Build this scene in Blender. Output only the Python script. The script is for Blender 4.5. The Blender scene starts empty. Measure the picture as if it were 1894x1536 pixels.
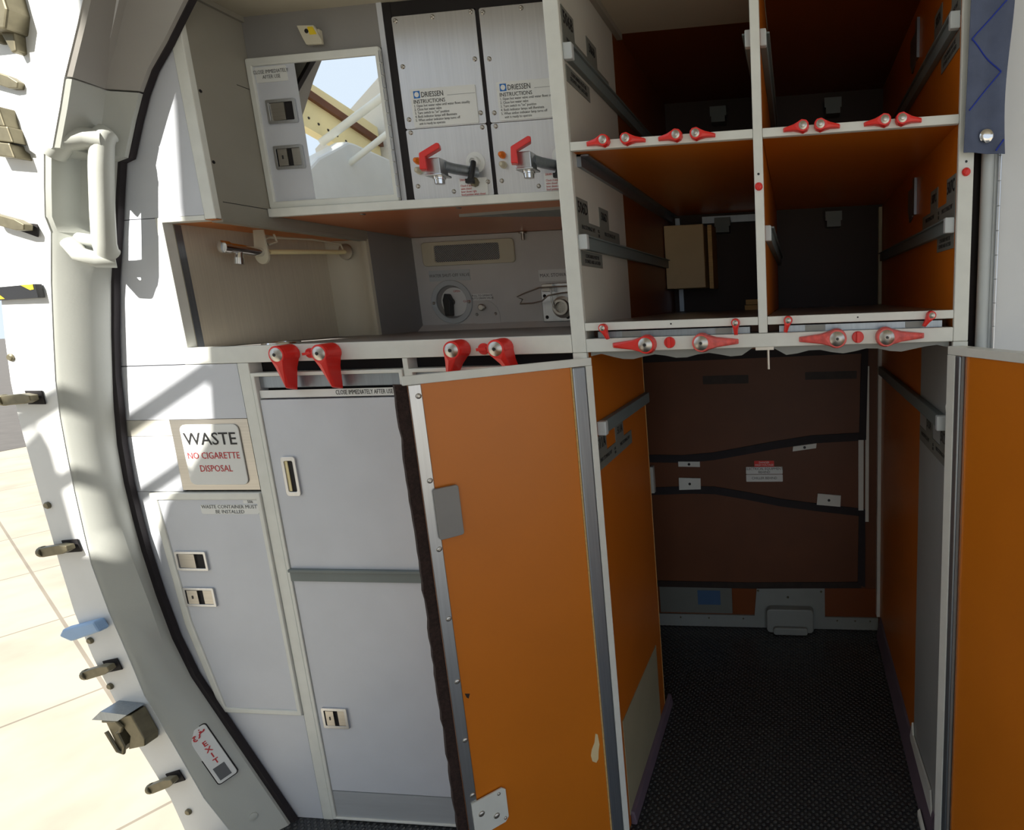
import bpy, bmesh, math, random
from mathutils import Vector, Matrix
random.seed(7)
C = bpy.context.scene.collection
SC = bpy.context.scene

# ------------------------------------------------------------------ camera, world, sun, exposure
cam = bpy.data.cameras.new('camera')
camo = bpy.data.objects.new('camera', cam)
C.objects.link(camo)
YAW, PITCH, ROLL = 0.11555, 0.18125, 0.03955
def cam_axes():
    cy, sy, cp, sp = math.cos(YAW), math.sin(YAW), math.cos(PITCH), math.sin(PITCH)
    cr, sr = math.cos(ROLL), math.sin(ROLL)
    fwd = Vector((-sy*cp, cy*cp, -sp)); right = Vector((cy, sy, 0)); down = fwd.cross(right)
    return right*cr + down*sr, -right*sr + down*cr, fwd
_r, _d, _f = cam_axes()
M = Matrix((( _r.x, -_d.x, -_f.x, 0.3750), (_r.y, -_d.y, -_f.y, -1.0322), (_r.z, -_d.z, -_f.z, 1.1192), (0, 0, 0, 1)))
camo.matrix_world = M
cam.sensor_fit = 'HORIZONTAL'; cam.sensor_width = 36
cam.lens = 1089.93/1894*36
cam.shift_x = (947-1348.23)/1894
cam.shift_y = (755.22-768)/1894
cam.clip_start = 0.02; cam.clip_end = 2000
SC.camera = camo

w = bpy.data.worlds.new('world'); SC.world = w; w.use_nodes = True
bg = w.node_tree.nodes['Background']
bg.inputs[0].default_value = (0.76, 0.87, 1.0, 1); bg.inputs[1].default_value = 1.08
sun = bpy.data.lights.new('sun', 'SUN'); sun.energy = 13.0; sun.angle = math.radians(0.55); sun.color = (1.0, 0.95, 0.86)
suno = bpy.data.objects.new('sun', sun); C.objects.link(suno)
suno.rotation_euler = Vector((-0.30, -1.0, 0.90)).to_track_quat('Z', 'Y').to_euler()
suno.location = (-3, -8, 6)
SC.view_settings.view_transform = 'Standard'; SC.view_settings.look = 'None'
SC.view_settings.gamma = 1; SC.view_settings.use_curve_mapping = False
SC.view_settings.exposure = 0.0

# ------------------------------------------------------------------ materials
def lin(c):
    return tuple(((x/255)/12.92 if x/255 <= .04045 else ((x/255+.055)/1.055)**2.4) for x in c)
def mat(name, rgb, rough=.5, metal=0.0, var=.06, scale=12, bump=0.0, bscale=300, stretch=None, spec=.5, coat=0):
    m = bpy.data.materials.new(name); m.use_nodes = True
    nt = m.node_tree; b = nt.nodes['Principled BSDF']
    b.inputs['Roughness'].default_value = rough; b.inputs['Metallic'].default_value = metal
    b.inputs['Specular IOR Level'].default_value = spec
    if coat: b.inputs['Coat Weight'].default_value = coat; b.inputs['Coat Roughness'].default_value = .12
    base = lin(rgb)
    tc = nt.nodes.new('ShaderNodeTexCoord'); mp = nt.nodes.new('ShaderNodeMapping')
    nt.links.new(tc.outputs['Object'], mp.inputs[0])
    if stretch: mp.inputs['Scale'].default_value = stretch
    n = nt.nodes.new('ShaderNodeTexNoise'); n.inputs['Scale'].default_value = scale; n.inputs['Detail'].default_value = 5
    nt.links.new(mp.outputs[0], n.inputs['Vector'])
    r = nt.nodes.new('ShaderNodeValToRGB')
    r.color_ramp.elements[0].position = .3; r.color_ramp.elements[1].position = .7
    r.color_ramp.elements[0].color = (*[max(0, x*(1-var)) for x in base], 1)
    r.color_ramp.elements[1].color = (*[min(1, x*(1+var)) for x in base], 1)
    nt.links.new(n.outputs[0], r.inputs[0]); nt.links.new(r.outputs[0], b.inputs['Base Color'])
    if bump:
        n2 = nt.nodes.new('ShaderNodeTexNoise'); n2.inputs['Scale'].default_value = bscale; n2.inputs['Detail'].default_value = 3
        nt.links.new(mp.outputs[0], n2.inputs['Vector'])
        bp = nt.nodes.new('ShaderNodeBump'); bp.inputs['Strength'].default_value = bump; bp.inputs['Distance'].default_value = .002
        nt.links.new(n2.outputs[0], bp.inputs['Height']); nt.links.new(bp.outputs[0], b.inputs['Normal'])
    return m
M_PANEL = mat('grey_blue_laminate', (205, 209, 217), .42, var=.03, bump=.05)
M_BEIGE = mat('beige_grey_laminate', (146, 142, 131), .5, var=.04, bump=.06)
M_LIGHTWALL = mat('pale_grey_laminate', (190, 188, 178), .45, var=.03)
M_CABINWALL = mat('cabin_wall_laminate', (205, 202, 194), .6, var=.03)
M_SLATE = mat('slate_grey_laminate', (138, 136, 134), .45, var=.04)
M_FRAME = mat('painted_aluminium', (222, 224, 218), .35, var=.04, scale=30)
M_ALU = mat('bare_aluminium', (200, 202, 205), .32, 1.0, var=.05, scale=8, stretch=(40, 40, 1))
M_DULLALU = mat('dull_aluminium', (150, 158, 166), .38, .85, var=.08, scale=10, stretch=(30, 30, 1))
M_STEEL = mat('brushed_steel', (190, 186, 179), .34, 1.0, var=.06, scale=6, stretch=(1, 1, 60), bump=.05, bscale=40)
M_BOILER = mat('satin_steel', (214, 214, 216), .36, .8, var=.05, scale=5, stretch=(40, 1, 1))
M_CHROME = mat('polished_chrome', (225, 225, 225), .12, 1.0, var=.02)
M_ORANGE = mat('orange_laminate', (205, 116, 24), .34, var=.05, scale=5, bump=.03, bscale=500)
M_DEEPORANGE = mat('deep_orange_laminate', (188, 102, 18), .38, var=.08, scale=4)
M_BASE = mat('dull_grey_baseboard', (142, 146, 142), .5, var=.06)
M_DULLBLUE = mat('dull_blue_sticker', (62, 92, 128), .6, var=.06)
M_BAYGREY = mat('bay_grey_laminate', (150, 154, 154), .4, var=.03)
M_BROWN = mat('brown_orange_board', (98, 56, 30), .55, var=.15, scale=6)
M_RAIL = mat('grey_rail_plastic', (110, 120, 120), .5, var=.06)
M_CAP = mat('pale_rail_cap', (190, 196, 198), .45, var=.04)
M_PLACARD = mat('dark_grey_placard', (112, 114, 108), .5, var=.04)
M_SATIN = mat('satin_kick_metal', (190, 194, 198), .45, .3, var=.05, scale=5, stretch=(1, 1, 20))
M_SCUFF = mat('cream_scuff_plate', (158, 152, 126), .5, var=.05)
M_BATTEN = mat('pale_batten', (186, 186, 156), .6, var=.06)
M_TAN = mat('tan_box_enamel', (196, 172, 128), .5, var=.05)
M_SHADEBOARD = mat('shade_brown_board', (44, 28, 21), .6, var=.12, scale=6)  # back board coloured near black to carry the shade deep in the rack
M_SHADEORANGE = mat('shaded_orange_laminate', (116, 58, 16), .4, var=.08, scale=4)  # orange laminate darkened in its colour for the shade deep inside
M_COUNTERGREY = mat('counter_grey_laminate', (205, 203, 200), .45, var=.04)
M_NICHE = mat('satin_niche_steel', (208, 200, 182), .5, .35, var=.05, scale=6, stretch=(1, 60, 1))
M_COLUMN = mat('beige_moulding', (190, 184, 166), .4, var=.03)
M_RUST = mat('rust_brown_underside', (204, 124, 72), .3, var=.06, scale=4)
M_RED = mat('red_plastic', (226, 48, 42), .32, var=.05)
M_REDWORN = mat('worn_red_plastic', (222, 92, 86), .4, var=.22, scale=90)
M_DARK = mat('dark_parts_and_gap_shade', (26, 22, 24), .8, var=.1)  # near-black; also stands in for the shade in gaps and wells
M_BLACK = mat('black_plastic', (28, 28, 30), .4, var=.1)
M_SEALSHADE = mat('black_rubber_and_gap_shade', (34, 28, 32), .7, var=.2, scale=40)
M_TAPE = mat('dark_tape', (44, 32, 26), .6, var=.3, scale=40)
M_BRUSH = mat('brown_brush_pile', (52, 36, 32), .95, var=.5, scale=220, bump=1.0, bscale=900)
M_WHITEPLATE = mat('white_placard', (226, 228, 226), .4, var=.02)
M_GREYPLATE = mat('grey_placard', (140, 142, 138), .45, var=.03)
M_BEIGEPLATE = mat('cream_plastic', (206, 200, 178), .45, var=.03)
M_INK = mat('black_ink', (30, 30, 32), .6, var=.02)
M_REDINK = mat('red_ink', (196, 52, 56), .6, var=.02)
M_BLUEINK = mat('blue_ink', (30, 110, 190), .6, var=.02)
M_GREYINK = mat('grey_ink', (96, 98, 100), .6, var=.02)
M_LINING = mat('grey_green_plastic', (184, 187, 181), .45, var=.02, bump=.04)
M_UPPERLINING = mat('warm_grey_plastic', (164, 161, 156), .45, var=.02, bump=.05)
M_JAMB = mat('white_painted_jamb', (224, 226, 226), .4, var=.03)
M_BEIGECEIL = mat('beige_ceiling_panel', (186, 180, 162), .55, var=.03)
M_PURPLE = mat('purple_grey_rubber', (104, 90, 104), .6, var=.08)
M_NAVY = mat('navy_fabric', (84, 94, 120), .75, var=.12, scale=25, bump=.25, bscale=700)
M_THREAD = mat('blue_thread', (24, 52, 160), .7, var=.1)
M_WOOD = mat('pale_wood', (206, 170, 108), .6, var=.15, scale=8, stretch=(2, 30, 30))
M_CHIP = mat('bare_cream_board', (226, 206, 160), .7, var=.05)
M_AMBER = mat('amber_lens', (236, 120, 20), .2, var=.05)
M_YELLOW = mat('yellow_paint', (230, 200, 40), .5, var=.05)
M_TOOL = mat('cad_plated_steel', (116, 110, 90), .45, .6, var=.15, scale=60)
M_CREAM = mat('cream_paint', (238, 222, 170), .5, var=.04)
M_BLUETAPE = mat('blue_tape', (150, 184, 224), .5, var=.1)
M_MIRROR = mat('mirror_glass', (244, 246, 246), .01, 1.0, var=0)
M_CAMERAGREY = mat('grey_closet_panel', (214, 217, 220), .4, var=.02, bump=.06, bscale=800)

def floor_mat():
    m = bpy.data.materials.new('studded_black_rubber'); m.use_nodes = True
    nt = m.node_tree; b = nt.nodes['Principled BSDF']
    b.inputs['Base Color'].default_value = (.040, .043, .046, 1); b.inputs['Roughness'].default_value = .30
    tc = nt.nodes.new('ShaderNodeTexCoord')
    sep = nt.nodes.new('ShaderNodeSeparateXYZ'); nt.links.new(tc.outputs['Object'], sep.inputs[0])
    def mth(op, a, b2=None):
        n = nt.nodes.new('ShaderNodeMath'); n.operation = op
        for i, v in enumerate((a, b2)):
            if v is None: continue
            if isinstance(v, (int, float)): n.inputs[i].default_value = v
            else: nt.links.new(v, n.inputs[i])
        return n.outputs[0]
    P = .0165
    def dots(ox, oy):
        fx = mth('SUBTRACT', mth('FRACT', mth('ADD', mth('MULTIPLY', sep.outputs[0], 1/P), ox)), .5)
        fy = mth('SUBTRACT', mth('FRACT', mth('ADD', mth('MULTIPLY', sep.outputs[1], 1/P), oy)), .5)
        return mth('SQRT', mth('ADD', mth('MULTIPLY', fx, fx), mth('MULTIPLY', fy, fy)))
    d = mth('MINIMUM', dots(0, 0), dots(.5, .5))
    ramp = nt.nodes.new('ShaderNodeValToRGB')
    ramp.color_ramp.elements[0].position = .17; ramp.color_ramp.elements[0].color = (1, 1, 1, 1)
    ramp.color_ramp.elements[1].position = .27; ramp.color_ramp.elements[1].color = (0, 0, 0, 1)
    nt.links.new(d, ramp.inputs[0])
    bp = nt.nodes.new('ShaderNodeBump'); bp.inputs['Strength'].default_value = 1.0; bp.inputs['Distance'].default_value = .004
    cm = nt.nodes.new('ShaderNodeMix'); cm.data_type = 'RGBA'; cm.inputs[6].default_value = (.030, .032, .036, 1); cm.inputs[7].default_value = (.085, .088, .088, 1)
    nt.links.new(ramp.outputs[0], cm.inputs[0]); nt.links.new(cm.outputs[2], b.inputs['Base Color'])
    nt.links.new(ramp.outputs[0], bp.inputs['Height']); nt.links.new(bp.outputs[0], b.inputs['Normal'])
    return m
M_FLOOR = floor_mat()
def ground_mat():
    m = bpy.data.materials.new('apron_concrete'); m.use_nodes = True
    nt = m.node_tree; b = nt.nodes['Principled BSDF']; b.inputs['Roughness'].default_value = .85
    tc = nt.nodes.new('ShaderNodeTexCoord')
    br = nt.nodes.new('ShaderNodeTexBrick'); br.offset = 0; br.inputs['Scale'].default_value = 1
    br.inputs['Brick Width'].default_value = 2.6; br.inputs['Row Height'].default_value = 2.6
    br.inputs['Mortar Size'].default_value = .018
    br.inputs['Color1'].default_value = (.34, .30, .235, 1); br.inputs['Color2'].default_value = (.36, .32, .25, 1)
    br.inputs['Mortar'].default_value = (.20, .17, .13, 1)
    mp = nt.nodes.new('ShaderNodeMapping'); mp.inputs['Rotation'].default_value = (0, 0, .5)
    nt.links.new(tc.outputs['Object'], mp.inputs[0]); nt.links.new(mp.outputs[0], br.inputs['Vector'])
    n = nt.nodes.new('ShaderNodeTexNoise'); n.inputs['Scale'].default_value = 1.3; n.inputs['Detail'].default_value = 8
    nt.links.new(tc.outputs['Object'], n.inputs['Vector'])
    r = nt.nodes.new('ShaderNodeValToRGB'); r.color_ramp.elements[0].position = .3; r.color_ramp.elements[0].color = (.8, .8, .8, 1)
    r.color_ramp.elements[1].position = .6
    nt.links.new(n.outputs[0], r.inputs[0])
    mx = nt.nodes.new('ShaderNodeMix'); mx.data_type = 'RGBA'; mx.blend_type = 'MULTIPLY'; mx.inputs[0].default_value = 1
    nt.links.new(br.outputs[0], mx.inputs[6]); nt.links.new(r.outputs[0], mx.inputs[7])
    nt.links.new(mx.outputs[2], b.inputs['Base Color'])
    return m
M_GROUND = ground_mat()
M_ASPHALT = mat('asphalt', (84, 80, 76), .9, var=.1, scale=2)
M_STRIPE = mat('white_stripe', (226, 222, 214), .8, var=.05)

# ------------------------------------------------------------------ mesh helpers
X, Y, Z = Vector((1, 0, 0)), Vector((0, 1, 0)), Vector((0, 0, 1))
class MB:
    def __init__(s): s.v = []; s.f = []
    def add(s, vs, fs):
        o = len(s.v); s.v += [Vector(q) for q in vs]; s.f += [tuple(i+o for i in f) for f in fs]; return s
    def box(s, x0, x1, y0, y1, z0, z1):
        return s.add([(x0, y0, z0), (x1, y0, z0), (x1, y1, z0), (x0, y1, z0), (x0, y0, z1), (x1, y0, z1), (x1, y1, z1), (x0, y1, z1)],
                     [(0, 3, 2, 1), (4, 5, 6, 7), (0, 1, 5, 4), (1, 2, 6, 5), (2, 3, 7, 6), (3, 0, 4, 7)])
    def prism(s, poly, o, r, u, t0, t1):
        o = Vector(o); n = r.cross(u); k = len(poly)
        a = [o + r*p[0] + u*p[1] + n*t0 for p in poly]; b = [o + r*p[0] + u*p[1] + n*t1 for p in poly]
        return s.add(a+b, [tuple(range(k-1, -1, -1)), tuple(range(k, 2*k))] + [(i, (i+1) % k, k+(i+1) % k, k+i) for i in range(k)])
    def ring(s, po, pi, o, r, u, t0, t1):
        assert len(po) == len(pi)
        o = Vector(o); n = r.cross(u); k = len(po)
        L = [[o + r*p[0] + u*p[1] + n*t for p in q] for q, t in ((po, t0), (pi, t0), (po, t1), (pi, t1))]
        fs = []
        for i in range(k):
            j = (i+1) % k
            fs += [(2*k+i, 2*k+j, 3*k+j, 3*k+i), (i, k+i, k+j, j), (i, j, 2*k+j, 2*k+i), (k+i, 3*k+i, 3*k+j, k+j)]
        return s.add(sum(L, []), fs)
    def cyl(s, p0, p1, r0, r1=None, n=20):
        return s.lathe(p0, Vector(p1)-Vector(p0), [(0, r0), ((Vector(p1)-Vector(p0)).length, r0 if r1 is None else r1)], n)
    def lathe(s, o, axis, prof, n=24):
        o = Vector(o); a = Vector(axis).normalized(); h = Vector((0, 0, 1)) if abs(a.z) < .9 else Vector((1, 0, 0))
        e1 = a.cross(h).normalized(); e2 = a.cross(e1)
        vs = []; fs = []; m = len(prof)
        for (d, r) in prof:
            for i in range(n):
                t = 2*math.pi*i/n; vs.append(o + a*d + (e1*math.cos(t) + e2*math.sin(t))*max(r, 1e-5))
        for j in range(m-1):
            for i in range(n):
                k = (i+1) % n; fs.append((j*n+i, j*n+k, (j+1)*n+k, (j+1)*n+i))
        fs.append(tuple(range(n-1, -1, -1))); fs.append(tuple((m-1)*n+i for i in range(n)))
        return s.add(vs, fs)
    def tube(s, pts, r, n=10, flat=1.0):
        pts = [Vector(p) for p in pts]; vs = []; fs = []; up = None
        for i, p in enumerate(pts):
            t = (pts[min(i+1, len(pts)-1)] - pts[max(i-1, 0)]).normalized()
            if up is None: up = t.cross(Z if abs(t.z) < .9 else X).normalized()
            up = (up - t*up.dot(t)).normalized(); sd = t.cross(up)
            for k in range(n):
                a = 2*math.pi*k/n; vs.append(p + up*math.cos(a)*r + sd*math.sin(a)*r*flat)
        for i in range(len(pts)-1):
            for k in range(n):
                j = (k+1) % n; fs.append((i*n+k, i*n+j, (i+1)*n+j, (i+1)*n+k))
        fs.append(tuple(range(n-1, -1, -1))); fs.append(tuple((len(pts)-1)*n+k for k in range(n)))
        return s.add(vs, fs)
    def rivets(s, pts, n, r=.0035, h=.0015):
        n = Vector(n)
        for p in pts: s.lathe(Vector(p), n, [(0, r), (h*.6, r*.85), (h, r*.4)], 10)
        return s
def rrect(x0, x1, z0, z1, r, n=5):
    out = []
    for cx, cz, a0 in ((x1-r, z0+r, -90), (x1-r, z1-r, 0), (x0+r, z1-r, 90), (x0+r, z0+r, 180)):
        for i in range(n+1):
            a = math.radians(a0 + 90*i/n); out.append((cx + r*math.cos(a), cz + r*math.sin(a)))
    return out
def rect(x0, x1, z0, z1): return [(x0, z0), (x1, z0), (x1, z1), (x0, z1)]
def circ(cx, cz, r, n=28): return [(cx + r*math.cos(2*math.pi*i/n), cz + r*math.sin(2*math.pi*i/n)) for i in range(n)]

def obj(name, mb, m, parent=None, label=None, bevel=0, smooth=False, kind=None, local=False):
    """one mesh object; coordinates are world metres (or local to the parent when local)"""
    me = bpy.data.meshes.new(name)
    org = Vector((0, 0, 0))
    if parent is not None and not local: org = wloc(parent)
    me.from_pydata([v - org for v in mb.v], [], mb.f)
    bm = bmesh.new(); bm.from_mesh(me); bmesh.ops.recalc_face_normals(bm, faces=bm.faces[:]); bm.to_mesh(me); bm.free()
    me.materials.append(m)
    o = bpy.data.objects.new(name, me); C.objects.link(o)
    if parent is not None: o.parent = parent
    if smooth:
        for p in me.polygons: p.use_smooth = True
        try: me.set_sharp_from_angle(angle=math.radians(38))
        except Exception: pass
    if bevel:
        b = o.modifiers.new('bevel', 'BEVEL'); b.width = bevel; b.segments = 2; b.limit_method = 'ANGLE'; b.angle_limit = math.radians(40)
    if label: o['label'] = label
    if kind: o['kind'] = kind
    return o
def wloc(o):
    v = Vector(o.location)
    while o.parent is not None: o = o.parent; v += Vector(o.location)
    return v
def thing(name, label, cat, loc, group=None):
    o = bpy.data.objects.new(name, None); C.objects.link(o); o.empty_display_size = .05
    o.location = loc; o['label'] = label; o['category'] = cat
    if group: o['group'] = group
    return o
def tag(o, label, cat, group=None):
    o['label'] = label; o['category'] = cat
    if group: o['group'] = group
    return o
def struct(name, mb, m, bevel=0, smooth=False, parent=None):
    o = obj(name, mb, m, parent, bevel=bevel, smooth=smooth)
    if parent is None: o['kind'] = 'structure'
    return o
def text(s, size, o, r, u, m, parent, align='CENTER', name='lettering', sx=1.0, bold=0, extr=.0001, lh=1.0):
    cu = bpy.data.curves.new('t', 'FONT'); cu.body = s; cu.size = size; cu.align_x = align; cu.align_y = 'CENTER'
    cu.offset = bold; cu.extrude = extr; cu.resolution_u = 2; cu.space_line = lh
    tmp = bpy.data.objects.new('t', cu); C.objects.link(tmp)
    me = bpy.data.meshes.new_from_object(tmp.evaluated_get(bpy.context.evaluated_depsgraph_get()))
    bpy.data.objects.remove(tmp); bpy.data.curves.remove(cu)
    n = r.cross(u); o = Vector(o) - wloc(parent)
    for v in me.vertices: v.co = o + r*(v.co.x*sx) + u*v.co.y + n*v.co.z
    me.materials.clear(); me.materials.append(m)
    ob = bpy.data.objects.new(name, me); C.objects.link(ob); ob.parent = parent
    return ob
def front(y): return dict(o=(0, y, 0), r=X, u=Z)
def fprism(poly, y, t0, t1): return MB().prism(poly, (0, y, 0), X, Z, t0, t1)
def fring(po, pi, y, t0, t1): return MB().ring(po, pi, (0, y, 0), X, Z, t0, t1)
LW = lambda poly, x, t0, t1: MB().prism(poly, (x, 0, 0), Y, Z, t0, t1)                       # poly in (y,z) on a wall facing +X
RW = lambda poly, x, t0, t1: MB().prism([(-p[0], p[1]) for p in poly][::-1], (x, 0, 0), -Y, Z, t0, t1)  # facing -X

def fplacard(parent, x0, x1, z0, z1, y, lines, ink, size, m=None, align='CENTER', r=.002, name='placard', sx=1.0, lh=1.0, bold=0):
    p = obj(name, fprism(rrect(x0, x1, z0, z1, r, 3), y, 0, .0012), m or M_WHITEPLATE, parent)
    if lines:
        xx = (x0+x1)/2 if align == 'CENTER' else x0+.003
        text(lines, size, (xx, y-.0015, (z0+z1)/2), X, Z, ink, p, align, sx=sx, lh=lh, bold=bold)
    return p

# ------------------------------------------------------------------ setting: cabin shell, lining, ground
struct('wall_upper', MB().box(-.70, .70, .032, .06, 1.735, 2.299), M_PANEL)
struct('floor', MB().box(-.93, 2.4, -2.8, .90, -.03, 0), M_FLOOR)
struct('wall_back', MB().box(-1.12, 1.3, .87, .90, 0, 2.4), M_BEIGE)
struct('ceiling', MB().box(-.55, 2.45, -2.8, .868, 2.30, 2.33), M_BEIGECEIL)
struct('wall_forward', MB().box(-1.30, .15, -2.85, -2.80, 0, 2.33), M_CABINWALL)
struct('wall_aft', MB().box(1.26, 2.45, .30, .35, 0, 2.33), M_CABINWALL)
struct('wall_starboard', MB().box(2.40, 2.45, -2.80, .30, 0, .02).box(2.40, 2.45, -.5, .30, .02, 2.33).box(2.40, 2.45, -2.1, -.5, 2.0, 2.33), M_CABINWALL)
gp = [(-200, -120), (200, -120), (200, 400), (-200, 400)]
struct('ground', MB().box(-300, 60, -300, 400, -2.7, -2.6), M_GROUND)

# door lining profile: z, gap edge, crease, jamb corner, outer edge of jamb
PROF = [(-0.1, -0.726, -0.7408, -0.7672, -0.922, 0.0755), (0.02, -0.782, -0.7983, -0.8272, -0.948, 0.0755), (0.12, -0.829, -0.8489, -0.8842, -0.969, 0.0755), (0.24, -0.886, -0.9001, -0.9252, -1.014, 0.0755),
    (0.36, -0.942, -0.9514, -0.9682, -1.047, 0.0755), (0.45, -0.967, -0.957, -0.9842, -1.071, 0.0755), (0.55, -0.982, -0.969, -1.004, -1.087, 0.0755), (0.65, -0.992, -0.985, -1.017, -1.092, 0.0755),
    (0.72, -0.995, -0.993, -1.016, -1.094, 0.0755), (0.8, -0.996, -0.994, -1.014, -1.097, 0.0755), (0.88, -0.991, -0.991, -1.01, -1.098, 0.0755), (0.95, -0.98, -0.985, -1.005, -1.099, 0.0755),
    (1.02, -0.966, -0.972, -0.9952, -1.095, 0.0755), (1.1, -0.948, -0.955, -0.9772, -1.083, 0.0755), (1.2, -0.922, -0.933, -0.9532, -1.064, 0.0755), (1.285, -0.894, -0.905, -0.9292, -1.051, 0.0755),
    (1.31, -0.886, -0.924, -0.921, -1.048, 0.085), (1.36, -0.87, -0.911, -0.908, -1.04, 0.085), (1.412, -0.853, -0.897, -0.893, -1.033, 0.085), (1.418, -0.83, -0.858, -0.86, -1.025, 0.095),
    (1.48, -0.798, -0.833, -0.828, -1.015, 0.095), (1.522, -0.774, -0.815, -0.808, -1.009, 0.095), (1.525, -0.772, -0.815, -0.806, -1.009, 0.095), (1.56, -0.747, -0.798, -0.785, -1.003, 0.095),
    (1.6, -0.707, -0.776, -0.761, -0.997, 0.095), (1.66, -0.653, -0.743, -0.727, -0.988, 0.095), (1.75, -0.567, -0.69, -0.665, -0.958, 0.095), (1.85, -0.471, -0.6, -0.575, -0.88, 0.095),
    (2.3, -0.05, -0.25, -0.24, -0.6, 0.095)]
def sweep(sections):
    mb = MB(); k = len(sections[0]); vs = sum(sections, []); fs = []
    for i in range(len(sections)-1):
        for j in range(k):
            l = (j+1) % k; fs.append((i*k+j, i*k+l, (i+1)*k+l, (i+1)*k+j))
    fs.append(tuple(range(k-1, -1, -1))); fs.append(tuple((len(sections)-1)*k+j for j in range(k)))
    return mb.add(vs, fs)
def lin_sec(z, g, a, j, o, q): return [(g, -.020, z), (a, -.040, z), (j, -q, z), (j-.010, -q-.005, z), (j-.014, -.008, z), (g-.002, -.008, z)]
low = [lin_sec(*p) for p in PROF if p[0] <= 1.5226]
up = [lin_sec(*p) for p in PROF if p[0] > 1.5226]
struct('trim_1', sweep(low), M_LINING, smooth=True)
struct('trim_2', sweep(up), M_UPPERLINING, smooth=True)
struct('trim_3', sweep([[(j-.008, -q-.0052, z), (o, -.084, z), (o-.004, .02, z), (j-.018, .02, z)] for z, g, a, j, o, q in PROF]), M_JAMB, smooth=True)
def gap_shade_w(z): return .0080 if z < 1 else (.0035 if z < 1.415 else .0006)
struct('lining_gap_shade', sweep([[(g+gap_shade_w(z), -.0120, z), (g-.010, -.0165, z), (g-.012, -.0045, z), (g+gap_shade_w(z), -.0015, z)] for z, g, a, j, o, q in PROF if z < 1.9]), M_SEALSHADE)  # black strip painted as the shade in the lining gap, thinner higher up
# fuselage skin behind the galley side
struct('wall_left', sweep([[(o-.005, .0205, z), (o-.03, .0205, z), (o-.03, .868, z), (o-.005, .868, z)] for z, g, a, j, o, q in PROF if z >= -.1]), M_BEIGE)
# unseen slab added behind the camera, outline cut to shape the sun patch
SK, SM = .30, .90          # sun slope: inboard and downward per metre aft
shade = [(.55, 2.2), (-.70, 2.2), (-.735, 1.51), (-.764, 1.328), (-.762, 1.07), (-.775, 1.00), (-.79, .90), (-.876, .80), (-.925, .755), (-.975, .66), (-.985, .60),
         (-1.030, .60), (-1.036, .86), (-1.10, .81), (-1.5, .50), (-1.5, -1.44), (.55, -1.44)]
blocker_outline = [(x_-1.6*SK, z_+1.6*SM) for x_, z_ in shade]
struct('sun_blocker', MB().prism([(p[0], p[1]) for p in blocker_outline][::-1], (0, -1.60, 0), X, Z, 0, .05), M_CABINWALL)

# ------------------------------------------------------------------ shared hardware: turn latches, knobs, paddle latches
_cache = {}
def shared(key, fn, m, smooth=False):
    if key not in _cache:
        mb = fn(); me = bpy.data.meshes.new(key[0]); me.from_pydata(mb.v, [], mb.f)
        bm = bmesh.new(); bm.from_mesh(me); bmesh.ops.recalc_face_normals(bm, faces=bm.faces[:]); bm.to_mesh(me); bm.free()
        me.materials.append(m)
        if smooth:
            for p in me.polygons: p.use_smooth = True
            me.set_sharp_from_angle(angle=math.radians(38))
        _cache[key] = me
    return _cache[key]
def inst(name, me, parent, loc, rot=0, bevel=0, label=None):
    o = bpy.data.objects.new(name, me); C.objects.link(o); o.parent = parent; o.location = loc
    o.rotation_euler = (0, rot, 0)
    if bevel:
        b = o.modifiers.new('bevel', 'BEVEL'); b.width = bevel; b.segments = 2; b.limit_method = 'ANGLE'; b.angle_limit = math.radians(35)
    if label: o['label'] = label
    return o
def latch_outline(R, L, tip, hexa=False):
    """head at the origin, pointer down -Z"""
    pts = []
    if hexa:
        pts = [(R*math.cos(math.radians(a)), R*math.sin(math.radians(a))) for a in (-45, -5, 40, 72, 108, 140, 185, 225)]
        return [(-tip, -L), (tip, -L), (R*.45, -L*.50)] + pts + [(-R*.45, -L*.50)]
    for i in range(17):
        a = math.radians(-38 + 256*i/16); pts.append((R*math.cos(a), R*math.sin(a)))
    return [(-tip, -L), (tip, -L), (R*.52, -R*1.55)] + pts + [(-R*.52, -R*1.55)]
def latch_body(R, L, tip, depth, hexa=False):
    mb = MB(); po = latch_outline(R, L, tip, hexa); k = len(po)
    # body whose face is full height at the head and falls away along a central ridge towards the tip
    def dep(p):
        t = min(1, max(0, (-p[1]-R*.75)/(L-R*.75))); return depth*(1-.50*t)
    back = [(p[0]*1.06, -.0005, p[1]*1.04) for p in po]
    fr = [(p[0]*.93, -dep(p), p[1]*.97) for p in po]
    vs = back + fr; fs = [tuple(range(k))]
    fs += [(i, (i+1) % k, k+(i+1) % k, k+i) for i in range(k)]
    # front face: fan around a ridge line
    vs += [(0, -depth, -R*.3), (0, -depth*(.99), -R*1.2), (0, -depth*.62, -L*.93)]
    a, b, c = 2*k, 2*k+1, 2*k+2
    for i in range(k):
        j = (i+1) % k; mz = (po[i][1]+po[j][1])/2
        ap = a if mz > -R*.75 else (b if mz > -R*1.45 else c)
        fs.append((k+i, k+j, ap))
    def near(z): return a if z > -R*.75 else (b if z > -R*1.45 else c)
    prev = None
    for i in range(k):
        j = (i+1) % k; h = (i+2) % k
        n1 = near((po[i][1]+po[j][1])/2); n2 = near((po[j][1]+po[h][1])/2)
        if n1 != n2: fs.append((k+j, n2, n1) if abs(n1-n2) == 1 else (k+j, n2, b))
    mb.add(vs, fs); return mb
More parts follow.
